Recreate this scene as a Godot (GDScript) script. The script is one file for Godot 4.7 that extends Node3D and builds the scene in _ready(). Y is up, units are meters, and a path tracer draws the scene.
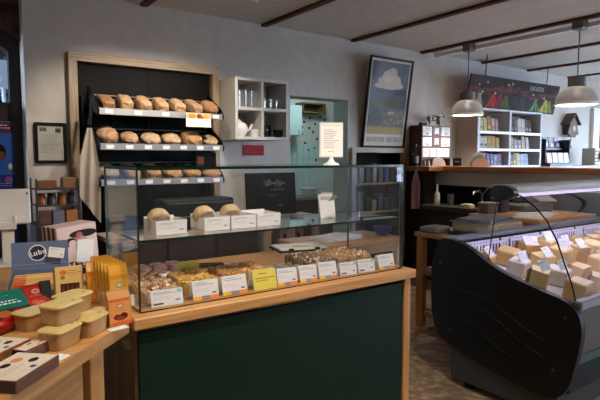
extends Node3D
# A bakery and deli shop: bread wall, green counter with glass case, cheese cooler, bar ledge with shop shelving.

const FOCAL := 524.0
const EYE := 1.45
var cam_pos := Vector3(0, EYE, 0)
var cam_basis := Basis()
var mats := {}
var boxes := {}
var used := {}
var rng := RandomNumberGenerator.new()

# ------------------------------------------------------------------ pixels to points
func ray(x: float, y: float) -> Vector3:
	return cam_basis * Vector3((x - 300.0) / FOCAL, (200.0 - y) / FOCAL, -1.0)
func pz(x: float, y: float, z: float) -> Vector3:
	var r := ray(x, y)
	return cam_pos + r * (z / r.z)
func px(x: float, y: float, wx: float) -> Vector3:
	var r := ray(x, y)
	return cam_pos + r * (wx / r.x)
func py(x: float, y: float, h: float) -> Vector3:
	var r := ray(x, y)
	return cam_pos + r * ((h - EYE) / r.y)

# ------------------------------------------------------------------ mesh builder
class MB:
	var v := PackedVector3Array()
	var n := PackedVector3Array()
	var uv := PackedVector2Array()
	var c := PackedColorArray()
	var tint := Color.WHITE
	var tinted := false
	func tri(p: Array, nn: Array, u: Array) -> void:
		var cr: Vector3 = (p[1] - p[0]).cross(p[2] - p[0])
		var order := [0, 1, 2]
		if cr.dot(nn[0] + nn[1] + nn[2]) > 0.0:
			order = [0, 2, 1]
		for i in order:
			v.append(p[i]); n.append(nn[i]); uv.append(u[i]); c.append(tint)
	func flat(p: Array, hint: Vector3, u: Array = []) -> void:
		var nn: Vector3 = Vector3.ZERO
		for i in range(1, p.size() - 1):
			nn += (p[i] - p[0]).cross(p[i + 1] - p[0])
		if nn.length() < 1e-12:
			return
		nn = nn.normalized()
		if nn.dot(hint) < 0.0:
			nn = -nn
		if u.is_empty():
			for q in p:
				u.append(Vector2(0, 0))
		for i in range(1, p.size() - 1):
			tri([p[0], p[i], p[i + 1]], [nn, nn, nn], [u[0], u[i], u[i + 1]])
	func box(at: Vector3, s: Vector3, bev: float = 0.0, b: Basis = Basis()) -> void:
		var h := s * 0.5
		bev = minf(bev, minf(h.x, minf(h.y, h.z)) * 0.6)
		var long_axis := 0
		if s.y > s.x and s.y >= s.z: long_axis = 1
		elif s.z > s.x and s.z > s.y: long_axis = 2
		var off := fposmod(s.x * 7.31 + s.y * 3.7 + s.z * 5.9 + at.x * 2.1 + at.y * 3.3 + at.z * 1.7, 1.0)
		var ax := [Vector3.RIGHT, Vector3.UP, Vector3.BACK]
		for a in 3:
			var a1 := (a + 1) % 3
			var a2 := (a + 2) % 3
			if a2 == long_axis:
				var t := a1; a1 = a2; a2 = t
			for sg in [-1.0, 1.0]:
				var pts := []
				var us := []
				for k in [[-1, -1], [1, -1], [1, 1], [-1, 1]]:
					var q: Vector3 = ax[a] * h[a] * sg + ax[a1] * (h[a1] - bev) * k[0] + ax[a2] * (h[a2] - bev) * k[1]
					pts.append(at + b * q)
					us.append(Vector2(q[a1] + off, q[a2] + off * 3.0 + a * 0.37))
				flat(pts, b * (ax[a] * sg), us)
		if bev > 0.0:
			for a in 3:
				var a1 := (a + 1) % 3
				var a2 := (a + 2) % 3
				for s1 in [-1.0, 1.0]:
					for s2 in [-1.0, 1.0]:
						var pts := []
						var us := []
						for k in [-1.0, 1.0]:
							var q: Vector3 = ax[a] * (h[a] - bev) * k + ax[a1] * h[a1] * s1 + ax[a2] * (h[a2] - bev) * s2
							pts.append(at + b * q); us.append(Vector2(q[a] + off, off))
						for k in [1.0, -1.0]:
							var q: Vector3 = ax[a] * (h[a] - bev) * k + ax[a1] * (h[a1] - bev) * s1 + ax[a2] * h[a2] * s2
							pts.append(at + b * q); us.append(Vector2(q[a] + off, off + 0.01))
						flat(pts, b * (ax[a1] * s1 + ax[a2] * s2), us)
			for sx in [-1.0, 1.0]:
				for sy in [-1.0, 1.0]:
					for sz in [-1.0, 1.0]:
						var sv := Vector3(sx, sy, sz)
						var pts := []
						for a in 3:
							var q := Vector3(sx * (h.x - bev), sy * (h.y - bev), sz * (h.z - bev))
							q[a] = sv[a] * h[a]
							pts.append(at + b * q)
						flat(pts, b * sv)
	func prism(poly: PackedVector2Array, t: Transform3D, depth: float, smooth := false) -> void:
		# polygon in local XY, pushed along local +Z from 0 to depth
		var idx := Geometry2D.triangulate_polygon(poly)
		for z in [0.0, depth]:
			var nn: Vector3 = t.basis * (Vector3.BACK if z > 0.0 else Vector3.FORWARD)
			for i in range(0, idx.size(), 3):
				var p := []
				var u := []
				for k in 3:
					var q := poly[idx[i + k]]
					p.append(t * Vector3(q.x, q.y, z)); u.append(q)
				flat(p, nn, u)
		var m := poly.size()
		var area := 0.0
		for i in m:
			area += poly[i].cross(poly[(i + 1) % m])
		var sgn := 1.0 if area > 0.0 else -1.0
		var norms := []
		for i in m:
			var d := (poly[(i + 1) % m] - poly[i]).normalized()
			norms.append(Vector2(d.y, -d.x) * sgn)
		var run := 0.0
		for i in m:
			var a := poly[i]
			var b2 := poly[(i + 1) % m]
			var len_ := a.distance_to(b2)
			var n0: Vector2 = norms[i]
			var n1: Vector2 = norms[i]
			if smooth:
				var pn: Vector2 = norms[(i + m - 1) % m]
				var nx: Vector2 = norms[(i + 1) % m]
				if pn.dot(n0) > 0.6: n0 = (norms[i] + pn).normalized()
				if nx.dot(n1) > 0.6: n1 = (norms[i] + nx).normalized()
			var N0: Vector3 = (t.basis * Vector3(n0.x, n0.y, 0)).normalized()
			var N1: Vector3 = (t.basis * Vector3(n1.x, n1.y, 0)).normalized()
			var A := t * Vector3(a.x, a.y, 0)
			var B := t * Vector3(b2.x, b2.y, 0)
			var C := t * Vector3(b2.x, b2.y, depth)
			var D := t * Vector3(a.x, a.y, depth)
			tri([A, B, C], [N0, N1, N1], [Vector2(run, 0), Vector2(run + len_, 0), Vector2(run + len_, depth)])
			tri([A, C, D], [N0, N1, N0], [Vector2(run, 0), Vector2(run + len_, depth), Vector2(run, depth)])
			run += len_
	func grid(rows: Array, way: Vector3, radial := false, cols: Array = []) -> void:
		# rows of points, smooth; out is along way or, when radial, away from that point
		var R := rows.size()
		var K: int = rows[0].size()
		var nr := []
		for i in R:
			var line := []
			for j in K:
				var du: Vector3 = rows[mini(i + 1, R - 1)][j] - rows[maxi(i - 1, 0)][j]
				var j0 := maxi(j - 1, 0)
				var j1 := mini(j + 1, K - 1)
				if rows[i][0].distance_to(rows[i][K - 1]) < 1e-6:
					j0 = (j - 1 + K - 1) % (K - 1)
					j1 = (j + 1) % (K - 1)
				var dv: Vector3 = rows[i][j1] - rows[i][j0]
				if dv.length() < 1e-7:
					dv = rows[i if i > 0 and i < R - 1 else (1 if i == 0 else R - 2)][j1] - rows[i if i > 0 and i < R - 1 else (1 if i == 0 else R - 2)][j0]
				var q := du.cross(dv)
				if q.length() < 1e-12: q = Vector3.UP
				q = q.normalized()
				if q.dot((rows[i][j] - way) if radial else way) < 0.0: q = -q
				line.append(q)
			nr.append(line)
		var save := tint
		for i in R - 1:
			for j in K - 1:
				var ix := [[i, j], [i, j + 1], [i + 1, j + 1], [i + 1, j]]
				for tr in [[0, 1, 2], [0, 2, 3]]:
					var p := []; var nn := []; var u := []; var cc := []
					for k in tr:
						var a: int = ix[k][0]
						var b2: int = ix[k][1]
						p.append(rows[a][b2]); nn.append(nr[a][b2])
						u.append(Vector2(float(b2) / (K - 1), float(a) / (R - 1)))
						cc.append(cols[a][b2] if cols else save)
					if (p[1] - p[0]).cross(p[2] - p[0]).length() < 1e-14:
						continue
					var cr: Vector3 = (p[1] - p[0]).cross(p[2] - p[0])
					var order := [0, 1, 2]
					if cr.dot(nn[0] + nn[1] + nn[2]) > 0.0: order = [0, 2, 1]
					for k in order:
						v.append(p[k]); n.append(nn[k]); uv.append(u[k]); c.append(cc[k])
		if cols: tinted = true
	func lathe(profile: Array, t: Transform3D = Transform3D(), seg := 20) -> void:
		# profile of Vector2(radius, height), from bottom to top along the outside
		var run := 0.0
		for i in profile.size() - 1:
			var a: Vector2 = profile[i]
			var b: Vector2 = profile[i + 1]
			var d := b - a
			if d.length() < 1e-6: continue
			var nd := Vector2(d.y, -d.x).normalized()
			var n0 := nd
			var n1 := nd
			if i > 0:
				var e: Vector2 = a - profile[i - 1]
				var ne := Vector2(e.y, -e.x).normalized()
				if e.length() > 1e-6 and ne.dot(nd) > 0.65: n0 = (ne + nd).normalized()
			if i < profile.size() - 2:
				var e: Vector2 = profile[i + 2] - b
				var ne := Vector2(e.y, -e.x).normalized()
				if e.length() > 1e-6 and ne.dot(nd) > 0.65: n1 = (ne + nd).normalized()
			for k in seg:
				var t0 := TAU * k / seg
				var t1 := TAU * (k + 1) / seg
				var P := []
				var N := []
				var U := []
				for q in [[a, n0, t0, 0], [a, n0, t1, 0], [b, n1, t1, 1], [b, n1, t0, 1]]:
					P.append(t * Vector3(q[0].x * cos(q[2]), q[0].y, q[0].x * sin(q[2])))
					N.append((t.basis * Vector3(q[1].x * cos(q[2]), q[1].y, q[1].x * sin(q[2]))).normalized())
					U.append(Vector2(q[2] / TAU, run + q[3] * d.length()))
				if a.x > 1e-6: tri([P[0], P[1], P[2]], [N[0], N[1], N[2]], [U[0], U[1], U[2]])
				if b.x > 1e-6: tri([P[0], P[2], P[3]], [N[0], N[2], N[3]], [U[0], U[2], U[3]])
			run += d.length()
	func tube(path: Array, r: float, seg := 8, caps := true) -> void:
		var rings := []
		var up := Vector3.UP
		for i in path.size():
			var d: Vector3 = (path[mini(i + 1, path.size() - 1)] - path[maxi(i - 1, 0)]).normalized()
			if absf(d.dot(up)) > 0.95: up = Vector3.RIGHT
			var s := d.cross(up).normalized()
			var w := s.cross(d).normalized()
			up = w
			var ring := []
			for k in seg + 1:
				var a := TAU * k / seg
				ring.append([path[i] + (s * cos(a) + w * sin(a)) * r, s * cos(a) + w * sin(a)])
			rings.append(ring)
		for i in rings.size() - 1:
			for k in seg:
				var q := [rings[i][k], rings[i][k + 1], rings[i + 1][k + 1], rings[i + 1][k]]
				tri([q[0][0], q[1][0], q[2][0]], [q[0][1], q[1][1], q[2][1]], [Vector2(), Vector2(), Vector2()])
				tri([q[0][0], q[2][0], q[3][0]], [q[0][1], q[2][1], q[3][1]], [Vector2(), Vector2(), Vector2()])
		if caps:
			for e in [0, rings.size() - 1]:
				var pts := []
				for k in seg: pts.append(rings[e][k][0])
				flat(pts, (path[0] - path[1]) if e == 0 else (path[-1] - path[-2]))
	func done() -> ArrayMesh:
		var a := []
		a.resize(Mesh.ARRAY_MAX)
		a[Mesh.ARRAY_VERTEX] = v
		a[Mesh.ARRAY_NORMAL] = n
		a[Mesh.ARRAY_TEX_UV] = uv
		if tinted: a[Mesh.ARRAY_COLOR] = c
		var m := ArrayMesh.new()
		m.add_surface_from_arrays(Mesh.PRIMITIVE_TRIANGLES, a)
		return m

# ------------------------------------------------------------------ nodes
func numbered(called: String) -> String:
	used[called] = used.get(called, -1) + 1
	return called if used[called] == 0 else "%s_%03d" % [called, used[called]]
func tag(o: Node, label: String, category: String, group := "", kind := "") -> void:
	if label: o.set_meta("label", label)
	if category: o.set_meta("category", category)
	if group: o.set_meta("group", group)
	if kind: o.set_meta("kind", kind)
func thing(called: String, label: String, category: String, at := Vector3.ZERO, turn := 0.0, group := "") -> Node3D:
	var o := Node3D.new()
	o.name = numbered(called)
	add_child(o)
	o.position = at
	o.rotation.y = deg_to_rad(turn)
	tag(o, label, category, group)
	return o
func setting(called: String) -> Node3D:
	var o := Node3D.new()
	o.name = called
	add_child(o)
	o.set_meta("kind", "structure")
	return o
func part(parent: Node, called: String, m, material: Material, at := Vector3.ZERO, b := Basis(), label := "") -> MeshInstance3D:
	var o := MeshInstance3D.new()
	o.name = called
	o.mesh = m.done() if m is MB else m
	o.material_override = material
	o.cast_shadow = GeometryInstance3D.SHADOW_CASTING_SETTING_ON
	parent.add_child(o, true)
	o.transform = Transform3D(b, at)
	if label: o.set_meta("label", label)
	return o
func one(called: String, m, material: Material, label: String, category: String, at := Vector3.ZERO, b := Basis(), group := "") -> MeshInstance3D:
	var o := part(self, numbered(called), m, material, at, b)
	tag(o, label, category, group)
	return o
func cube(s: Vector3, bev := 0.002) -> ArrayMesh:
	var key := "%.4f %.4f %.4f %.4f" % [s.x, s.y, s.z, bev]
	if not boxes.has(key):
		var m := MB.new()
		m.box(Vector3.ZERO, s, bev)
		boxes[key] = m.done()
	return boxes[key]
func pbox(parent: Node, called: String, at: Vector3, s: Vector3, material: Material, bev := 0.002, b := Basis()) -> MeshInstance3D:
	return part(parent, called, cube(s, bev), material, at, b)
func quad(parent: Node, called: String, at: Vector3, w: float, h: float, material: Material, b := Basis(), thick := 0.0006) -> MeshInstance3D:
	# a printed sheet facing local +Z, its picture stretched over the front
	var key := "q %.4f %.4f %.5f" % [w, h, thick]
	if not boxes.has(key):
		var m := MB.new()
		var x := w / 2
		var y := h / 2
		var z := thick / 2
		m.flat([Vector3(-x, y, z), Vector3(x, y, z), Vector3(x, -y, z), Vector3(-x, -y, z)], Vector3.BACK, [Vector2(0, 0), Vector2(1, 0), Vector2(1, 1), Vector2(0, 1)])
		m.flat([Vector3(-x, y, -z), Vector3(x, y, -z), Vector3(x, -y, -z), Vector3(-x, -y, -z)], Vector3.FORWARD, [Vector2(0.01, 0.01), Vector2(0.02, 0.01), Vector2(0.02, 0.02), Vector2(0.01, 0.02)])
		for s in [-1.0, 1.0]:
			m.flat([Vector3(x * s, -y, -z), Vector3(x * s, y, -z), Vector3(x * s, y, z), Vector3(x * s, -y, z)], Vector3(s, 0, 0))
			m.flat([Vector3(-x, y * s, -z), Vector3(x, y * s, -z), Vector3(x, y * s, z), Vector3(-x, y * s, z)], Vector3(0, s, 0))
		boxes[key] = m.done()
	return part(parent, called, boxes[key], material, at, b)
func rot(x_deg: float, y_deg := 0.0, z_deg := 0.0) -> Basis:
	return Basis.from_euler(Vector3(deg_to_rad(x_deg), deg_to_rad(y_deg), deg_to_rad(z_deg)))
func words(parent: Node, called: String, text: String, size: float, material: Material, at: Vector3, b := Basis(), bold := false, deep := 0.0008, serif := false) -> MeshInstance3D:
	var t := TextMesh.new()
	var f := SystemFont.new()
	f.font_names = PackedStringArray(["Droid Serif" if serif else "Droid Sans"])
	if bold: f.font_weight = 700
	t.font = f
	t.text = text
	t.font_size = 32
	t.pixel_size = size / 32.0
	t.depth = deep
	t.curve_step = 2.0
	return part(parent, called, t, material, at, b)

# ------------------------------------------------------------------ materials
func mat(key: String, col: Color, rough := 0.75, o := {}) -> StandardMaterial3D:
	if mats.has(key):
		return mats[key]
	var m := StandardMaterial3D.new()
	m.resource_name = key
	m.albedo_color = col
	m.roughness = rough
	for k in o:
		m.set(k, o[k])
	mats[key] = m
	return m
func lin(r: float, g: float, b: float) -> Color:
	return Color(r, g, b).linear_to_srgb()
func noise(freq: float, sd: int, oct := 4) -> FastNoiseLite:
	var f := FastNoiseLite.new()
	f.noise_type = FastNoiseLite.TYPE_SIMPLEX_SMOOTH
	f.frequency = freq
	f.seed = sd
	f.fractal_octaves = oct
	return f
func tex(im: Image) -> ImageTexture:
	return ImageTexture.create_from_image(im)
func noise_tex(w: int, h: int, fx: float, fy: float, sd: int, stops: Array) -> ImageTexture:
	# stretched noise through a colour ramp: grain, plaster, stone; tiles softly by mirroring
	var f := noise(1.0, sd, 5)
	var g := Gradient.new()
	var off := PackedFloat32Array()
	var cs := PackedColorArray()
	for s in stops:
		off.append(s[0]); cs.append(s[1])
	g.offsets = off
	g.colors = cs
	var im := Image.create(w, h, false, Image.FORMAT_RGB8)
	for y in h:
		for x in w:
			var ax := TAU * x / w
			var ay := TAU * y / h
			var q := f.get_noise_3d(cos(ax) * fx + 7.0 * sin(ay) * 0.0 + 3.0, sin(ax) * fx, 0.0 + cos(ay) * fy) * 0.5 + f.get_noise_3d(cos(ax) * fx + 31.0, sin(ax) * fx + sin(ay) * fy * 0.7, cos(ay) * fy + 9.0) * 0.9
			im.set_pixel(x, y, g.sample(clampf(0.5 + q, 0.0, 1.0)))
	return tex(im)
func disc(im: Image, cx: float, cy: float, rx: float, ry: float, col: Color) -> void:
	for y in range(maxi(0, int(cy - ry)), mini(im.get_height(), int(cy + ry) + 1)):
		for x in range(maxi(0, int(cx - rx)), mini(im.get_width(), int(cx + rx) + 1)):
			var dx := (x - cx) / rx
			var dy := (y - cy) / ry
			if dx * dx + dy * dy <= 1.0: im.set_pixel(x, y, col)
func stroke(im: Image, a: Vector2, b: Vector2, r: float, col: Color) -> void:
	var nn := int(a.distance_to(b)) + 1
	for i in nn + 1:
		var p := a.lerp(b, float(i) / nn)
		disc(im, p.x, p.y, r, r, col)
func rect(im: Image, x: int, y: int, w: int, h: int, col: Color) -> void:
	im.fill_rect(Rect2i(x, y, w, h).intersection(Rect2i(0, 0, im.get_width(), im.get_height())), col)
func textlines(im: Image, x: int, y: int, w: int, h: int, rows: int, col: Color) -> void:
	# small print too fine to read, as broken strokes
	var step := float(h) / rows
	for r in rows:
		var xx := x
		var yy := int(y + r * step)
		var stop := x + int(w * rng.randf_range(0.6, 1.0))
		while xx < stop:
			var ww := rng.randi_range(2, 7)
			rect(im, xx, yy, ww, maxi(1, int(step * 0.45)), col)
			xx += ww + 2
func printed(key: String, im: Image, rough := 0.5) -> StandardMaterial3D:
	return mat(key, Color.WHITE, rough, {"albedo_texture": tex(im), "texture_repeat": false, "metallic_specular": 0.3})
func blank(w: int, h: int, col: Color) -> Image:
	var im := Image.create(w, h, false, Image.FORMAT_RGB8)
	im.fill(col)
	return im

# ------------------------------------------------------------------ scene
func _ready() -> void:
	rng.seed = 4711
	# camera
	cam_basis = rot(rad_to_deg(-atan(42.0 / FOCAL)), -35.4)
	var cam := Camera3D.new()
	cam.name = "camera"
	cam.fov = rad_to_deg(2.0 * atan(200.0 / FOCAL))
	cam.near = 0.02
	cam.far = 200.0
	add_child(cam)
	cam.transform = Transform3D(cam_basis, cam_pos)
	cam.current = true
	# sky: grey-blue overcast evening
	var env := Environment.new()
	var sky := Sky.new()
	var sm := ProceduralSkyMaterial.new()
	sm.sky_top_color = Color(0.56, 0.64, 0.76)
	sm.sky_horizon_color = Color(0.68, 0.74, 0.81)
	sm.ground_bottom_color = Color(0.16, 0.17, 0.17)
	sm.ground_horizon_color = Color(0.40, 0.44, 0.48)
	sm.sun_angle_max = 0.0
	sm.sky_energy_multiplier = SKY_ENERGY
	sm.ground_energy_multiplier = SKY_ENERGY
	sky.sky_material = sm
	env.background_mode = Environment.BG_SKY
	env.sky = sky
	env.tonemap_mode = Environment.TONE_MAPPER_LINEAR
	env.tonemap_exposure = EXPOSURE
	env.sdfgi_enabled = true
	env.ssao_enabled = true
	env.ssil_enabled = true
	var we := WorldEnvironment.new()
	we.name = "environment"
	we.environment = env
	add_child(we)
	make_materials()
	room()
	kitchen()
	outdoors()
	spotlights()
	pendants()
	bread_wall()
	wall_things()
	green_counter()
	glass_case()
	side_counter()
	side_goods()
	cheese_cooler()
	work_table()
	bar()
	shop_shelf()

const SKY_ENERGY := 6.0
const EXPOSURE := 0.86
const PENDANT := 0.8
const PENDANT_NEAR := 2.2
const SPOT_COLOR := Color(1.0, 0.945, 0.88)

func make_materials() -> void:
	var pine_t := noise_tex(512, 512, 0.35, 9.0, 3, [[0.0, Color(0.68, 0.52, 0.35)], [0.35, Color(0.74, 0.58, 0.40)], [0.6, Color(0.78, 0.62, 0.44)], [1.0, Color(0.82, 0.68, 0.50)]])
	mat("pine", Color(0.94, 0.87, 0.74), 0.45, {"albedo_texture": pine_t, "uv1_scale": Vector3(0.9, 2.2, 1)})
	var pale_t := noise_tex(256, 256, 0.35, 7.0, 13, [[0.0, Color(0.56, 0.49, 0.40)], [0.4, Color(0.64, 0.56, 0.46)], [0.7, Color(0.70, 0.62, 0.52)], [1.0, Color(0.75, 0.68, 0.58)]])
	mat("pine_dark", Color(0.92, 0.90, 0.88), 0.5, {"albedo_texture": pale_t, "uv1_scale": Vector3(1.1, 2.4, 1)})
	mat("oak", Color(0.88, 0.74, 0.58), 0.3, {"albedo_texture": pine_t, "uv1_scale": Vector3(1.0, 2.0, 1)})
	mat("walnut", Color(0.20, 0.14, 0.11), 0.6, {"albedo_texture": pine_t, "uv1_scale": Vector3(1.2, 2.4, 1)})
	var plaster := noise_tex(256, 256, 2.0, 2.0, 8, [[0.0, Color(0.86, 0.85, 0.83)], [0.5, Color(0.88, 0.87, 0.85)], [1.0, Color(0.90, 0.89, 0.87)]])
	mat("plaster", Color(0.86, 0.84, 0.82), 0.9, {"albedo_texture": plaster, "uv1_triplanar": true, "uv1_world_triplanar": true, "uv1_scale": Vector3(0.45, 0.45, 0.45)})
	mat("ceiling_plaster", Color(0.90, 0.89, 0.87), 0.92, {"albedo_texture": plaster, "uv1_triplanar": true, "uv1_world_triplanar": true, "uv1_scale": Vector3(0.7, 0.7, 0.7)})
	var stone := noise_tex(512, 512, 2.6, 2.6, 21, [[0.0, Color(0.50, 0.42, 0.34)], [0.38, Color(0.58, 0.50, 0.41)], [0.55, Color(0.64, 0.56, 0.46)], [0.75, Color(0.68, 0.60, 0.50)], [1.0, Color(0.76, 0.69, 0.60)]])
	mat("floor_stone", Color(1.0, 0.98, 0.95), 0.42, {"albedo_texture": stone, "uv1_triplanar": true, "uv1_world_triplanar": true, "uv1_scale": Vector3(0.8, 0.8, 0.8)})
	mat("rust", Color(0.27, 0.14, 0.09), 0.7)
	mat("green_paint", Color(0.03, 0.135, 0.085), 0.5, {"metallic_specular": 0.3})
	mat("black_board", Color(0.06, 0.055, 0.05), 0.65, {"metallic_specular": 0.25})
	mat("black", Color(0.03, 0.03, 0.03), 0.5, {"metallic_specular": 0.3})
	mat("black_frame", Color(0.05, 0.05, 0.055), 0.4)
	mat("charcoal", Color(0.085, 0.092, 0.088), 0.5, {"metallic_specular": 0.3})
	mat("charcoal_light", Color(0.25, 0.245, 0.235), 0.6, {"metallic_specular": 0.3})
	mat("white", Color(0.88, 0.87, 0.85), 0.6)
	mat("white_gloss", Color(0.92, 0.91, 0.90), 0.25)
	mat("paper", Color(0.88, 0.875, 0.86), 0.8)
	mat("cream", Color(0.79, 0.78, 0.75), 0.6)
	mat("steel", Color(0.72, 0.71, 0.70), 0.32, {"metallic": 0.9})
	mat("steel_dark", Color(0.30, 0.30, 0.31), 0.4, {"metallic": 0.8})
	mat("aluminium", Color(0.52, 0.52, 0.53), 0.45, {"metallic": 0.6})
	mat("grey_plastic", Color(0.42, 0.42, 0.43), 0.5)
	mat("glass", Color(0.9, 1.0, 0.97, 0.004), 0.0, {"transparency": BaseMaterial3D.TRANSPARENCY_ALPHA})
	mat("glass_edge", Color(0.03, 0.12, 0.085), 0.2)
	mat("thin_glass", Color(0.85, 0.9, 0.9, 0.03), 0.02, {"transparency": BaseMaterial3D.TRANSPARENCY_ALPHA})
	mat("clear_plastic", Color(0.9, 0.88, 0.8, 0.25), 0.12, {"transparency": BaseMaterial3D.TRANSPARENCY_ALPHA})
	mat("mint", Color(0.72, 0.79, 0.765), 0.6)
	mat("mint_gloss", Color(0.70, 0.84, 0.81), 0.2)
	mat("dot_black", Color(0.04, 0.05, 0.05), 0.5)
	mat("brick_red", Color(0.34, 0.19, 0.14), 0.9)
	mat("brick_brown", Color(0.28, 0.18, 0.14), 0.9)
	mat("brick_grey", Color(0.36, 0.31, 0.28), 0.9)
	mat("mortar", Color(0.32, 0.29, 0.26), 0.95)
	var crust := noise_tex(128, 128, 3.0, 3.0, 5, [[0.0, Color(0.62, 0.55, 0.48)], [0.5, Color(0.86, 0.82, 0.78)], [1.0, Color(1, 1, 1)]])
	mat("crust", Color(1, 1, 1), 0.75, {"vertex_color_use_as_albedo": true, "albedo_texture": crust, "uv1_triplanar": true, "uv1_scale": Vector3(14, 14, 14)})
	mat("tinted", Color(1, 1, 1), 0.6, {"vertex_color_use_as_albedo": true})
	# printed cards
	for i in 3:
		var im := blank(96, 64, Color(0.87, 0.87, 0.87))
		textlines(im, 8, 8, 70, 12, 2, Color(0.36, 0.37, 0.48))
		textlines(im, 8, 28, 60, 12, 3, Color(0.66, 0.66, 0.69))
		rect(im, 72, 42, 15, 5, Color(0.36, 0.38, 0.50))
		if i == 0:
			rect(im, 0, 52, 32, 12, Color(0.95, 0.72, 0.20)); rect(im, 32, 52, 30, 12, Color(0.55, 0.55, 0.60)); rect(im, 62, 52, 34, 12, Color(0.93, 0.55, 0.25))
		elif i == 1:
			rect(im, 80, 4, 12, 12, Color(0.45, 0.75, 0.68)); rect(im, 6, 50, 30, 7, Color(0.3, 0.35, 0.4))
		printed("card_%d" % i, im, 0.7)
	var yn := blank(64, 64, Color(0.86, 0.80, 0.34))
	textlines(yn, 18, 12, 30, 8, 1, Color(0.25, 0.24, 0.2)); textlines(yn, 8, 26, 50, 16, 2, Color(0.3, 0.28, 0.2))
	printed("card_yellow", yn, 0.8)
	var ol := blank(64, 48, Color(0.50, 0.48, 0.16))
	textlines(ol, 8, 10, 46, 26, 4, Color(0.28, 0.27, 0.10))
	printed("card_olive", ol, 0.8)

# ------------------------------------------------------------------ room
func room() -> void:
	var P: Material = mats["plaster"]
	var fl := setting("floor")
	pbox(fl, "slab", Vector3(3.8, -0.1, -1.6), Vector3(14.6, 0.2, 10.4), mats["floor_stone"], 0.0)
	var ce := setting("ceiling")
	pbox(ce, "plaster", Vector3(3.8, 2.885, -0.8), Vector3(14.6, 0.2, 8.8), mats["ceiling_plaster"], 0.0)
	for bx in [-2.0, -0.8, 0.4, 1.6, 2.82, 4.0, 5.15, 6.4, 7.52, 8.7, 9.9]:
		pbox(ce, "beam", Vector3(bx, 2.775, -0.65), Vector3(0.065, 0.03, 7.9), mats["rust"], 0.004)
	var wb := setting("wall_back")
	var m := MB.new()
	for a in [[0.65, 3.14, 0.0, 2.785], [3.94, 4.03, 0.0, 2.785], [4.03, 4.80, 0.0, 0.06], [4.03, 4.80, 1.515, 2.785], [4.80, 9.74, 0.0, 2.785], [3.14, 3.94, 2.105, 2.785], [9.74, 10.6, 2.2, 2.785], [10.6, 11.0, 0.0, 2.785]]:
		m.box(Vector3((a[0] + a[1]) / 2, (a[2] + a[3]) / 2, -4.725), Vector3(a[1] - a[0], a[3] - a[2], 0.25), 0.0)
	m.box(Vector3(4.415, 0.79, -4.84), Vector3(0.77, 1.46, 0.02), 0.0)
	part(wb, "plaster", m, P)
	# arched brick wall at the entrance
	var we := setting("wall_entrance")
	var poly := PackedVector2Array()
	poly.append(Vector2(-3.3, 0)); poly.append(Vector2(-3.3, 2.785)); poly.append(Vector2(0.68, 2.785)); poly.append(Vector2(0.68, 0))
	poly.append(Vector2(0.675, 0))
	for i in 25:
		var a := lerpf(asin(0.775 / 1.25), -asin(0.775 / 1.25), i / 24.0)
		poly.append(Vector2(-0.1 + 1.25 * sin(a), 1.376 + 1.25 * cos(a)))
	poly.append(Vector2(-0.875, 0))
	m = MB.new()
	m.prism(poly, Transform3D(Basis(), Vector3(0, 0, -5.05)), 0.29)
	part(we, "mortar_bed", m, mats["mortar"])
	var row := 0
	var yy := 2.12
	var tones := [mats["brick_red"], mats["brick_brown"], mats["brick_red"], mats["brick_grey"]]
	while yy < 2.76:
		var x := -1.3 + (0.125 if row % 2 else 0.0)
		while x < 0.66:
			var x1 := minf(x + 0.235, 0.645)
			var x0 := x
			# keep clear of the arch
			var h := yy + 0.033 - 1.376
			var half := sqrt(maxf(0.0, 1.29 * 1.29 - h * h))
			var ok := x1 - x0 > 0.03
			if h < 1.29:
				if x0 > -0.1 and x0 < -0.1 + half: x0 = -0.1 + half
				if x1 < -0.1 and x1 > -0.1 - half: x1 = -0.1 - half
				if (x0 < -0.1 and x1 > -0.1) or x1 - x0 < 0.03: ok = false
			if ok:
				pbox(we, "brick", Vector3((x0 + x1) / 2, yy + 0.033, -4.755 + rng.randf_range(-0.004, 0.004)), Vector3(x1 - x0, 0.065, 0.02), tones[rng.randi() % 4], 0.004)
			x += 0.247
		yy += 0.077
		row += 1
	# door in the arch
	var d := setting("door_1")
	var K: Material = mats["black_frame"]
	m = MB.new()
	var outer := []
	var inner := []
	outer.append(Vector2(-0.87, 0)); inner.append(Vector2(-0.77, 0))
	for i in 21:
		var t := lerpf(-1.0, 1.0, i / 20.0)
		var a := asin(0.77 / 1.24) * t
		outer.append(Vector2(-0.1 + 1.24 * sin(a), 1.376 + 1.24 * cos(a)))
		a = asin(0.67 / 1.14) * t
		inner.append(Vector2(-0.1 + 1.14 * sin(a), 1.376 + 1.14 * cos(a)))
	outer.append(Vector2(0.67, 0)); inner.append(Vector2(0.57, 0))
	for i in outer.size() - 1:
		m.prism(PackedVector2Array([outer[i], outer[i + 1], inner[i + 1], inner[i]]), Transform3D(Basis(), Vector3(0, 0, -4.92)), 0.1)
	part(d, "frame", m, K)
	pbox(d, "transom", Vector3(-0.1, 1.82, -4.87), Vector3(1.36, 0.15, 0.09), K, 0.005)
	pbox(d, "mullion", Vector3(-0.1, 0.9, -4.87), Vector3(0.09, 1.75, 0.08), K, 0.005)
	for s in [-1, 1]:
		pbox(d, "pane", Vector3(-0.1 + s * 0.36, 0.95, -4.88), Vector3(0.62, 1.6, 0.006), mats["glass"], 0.0)
		pbox(d, "kick_panel", Vector3(-0.1 + s * 0.36, 0.12, -4.88), Vector3(0.62, 0.24, 0.05), K, 0.004)
	m = MB.new()
	var fan := PackedVector2Array()
	for i in range(1, inner.size() - 1): fan.append(inner[i])
	fan.append(Vector2(0.57, 1.895)); fan.append(Vector2(-0.77, 1.895))
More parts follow.
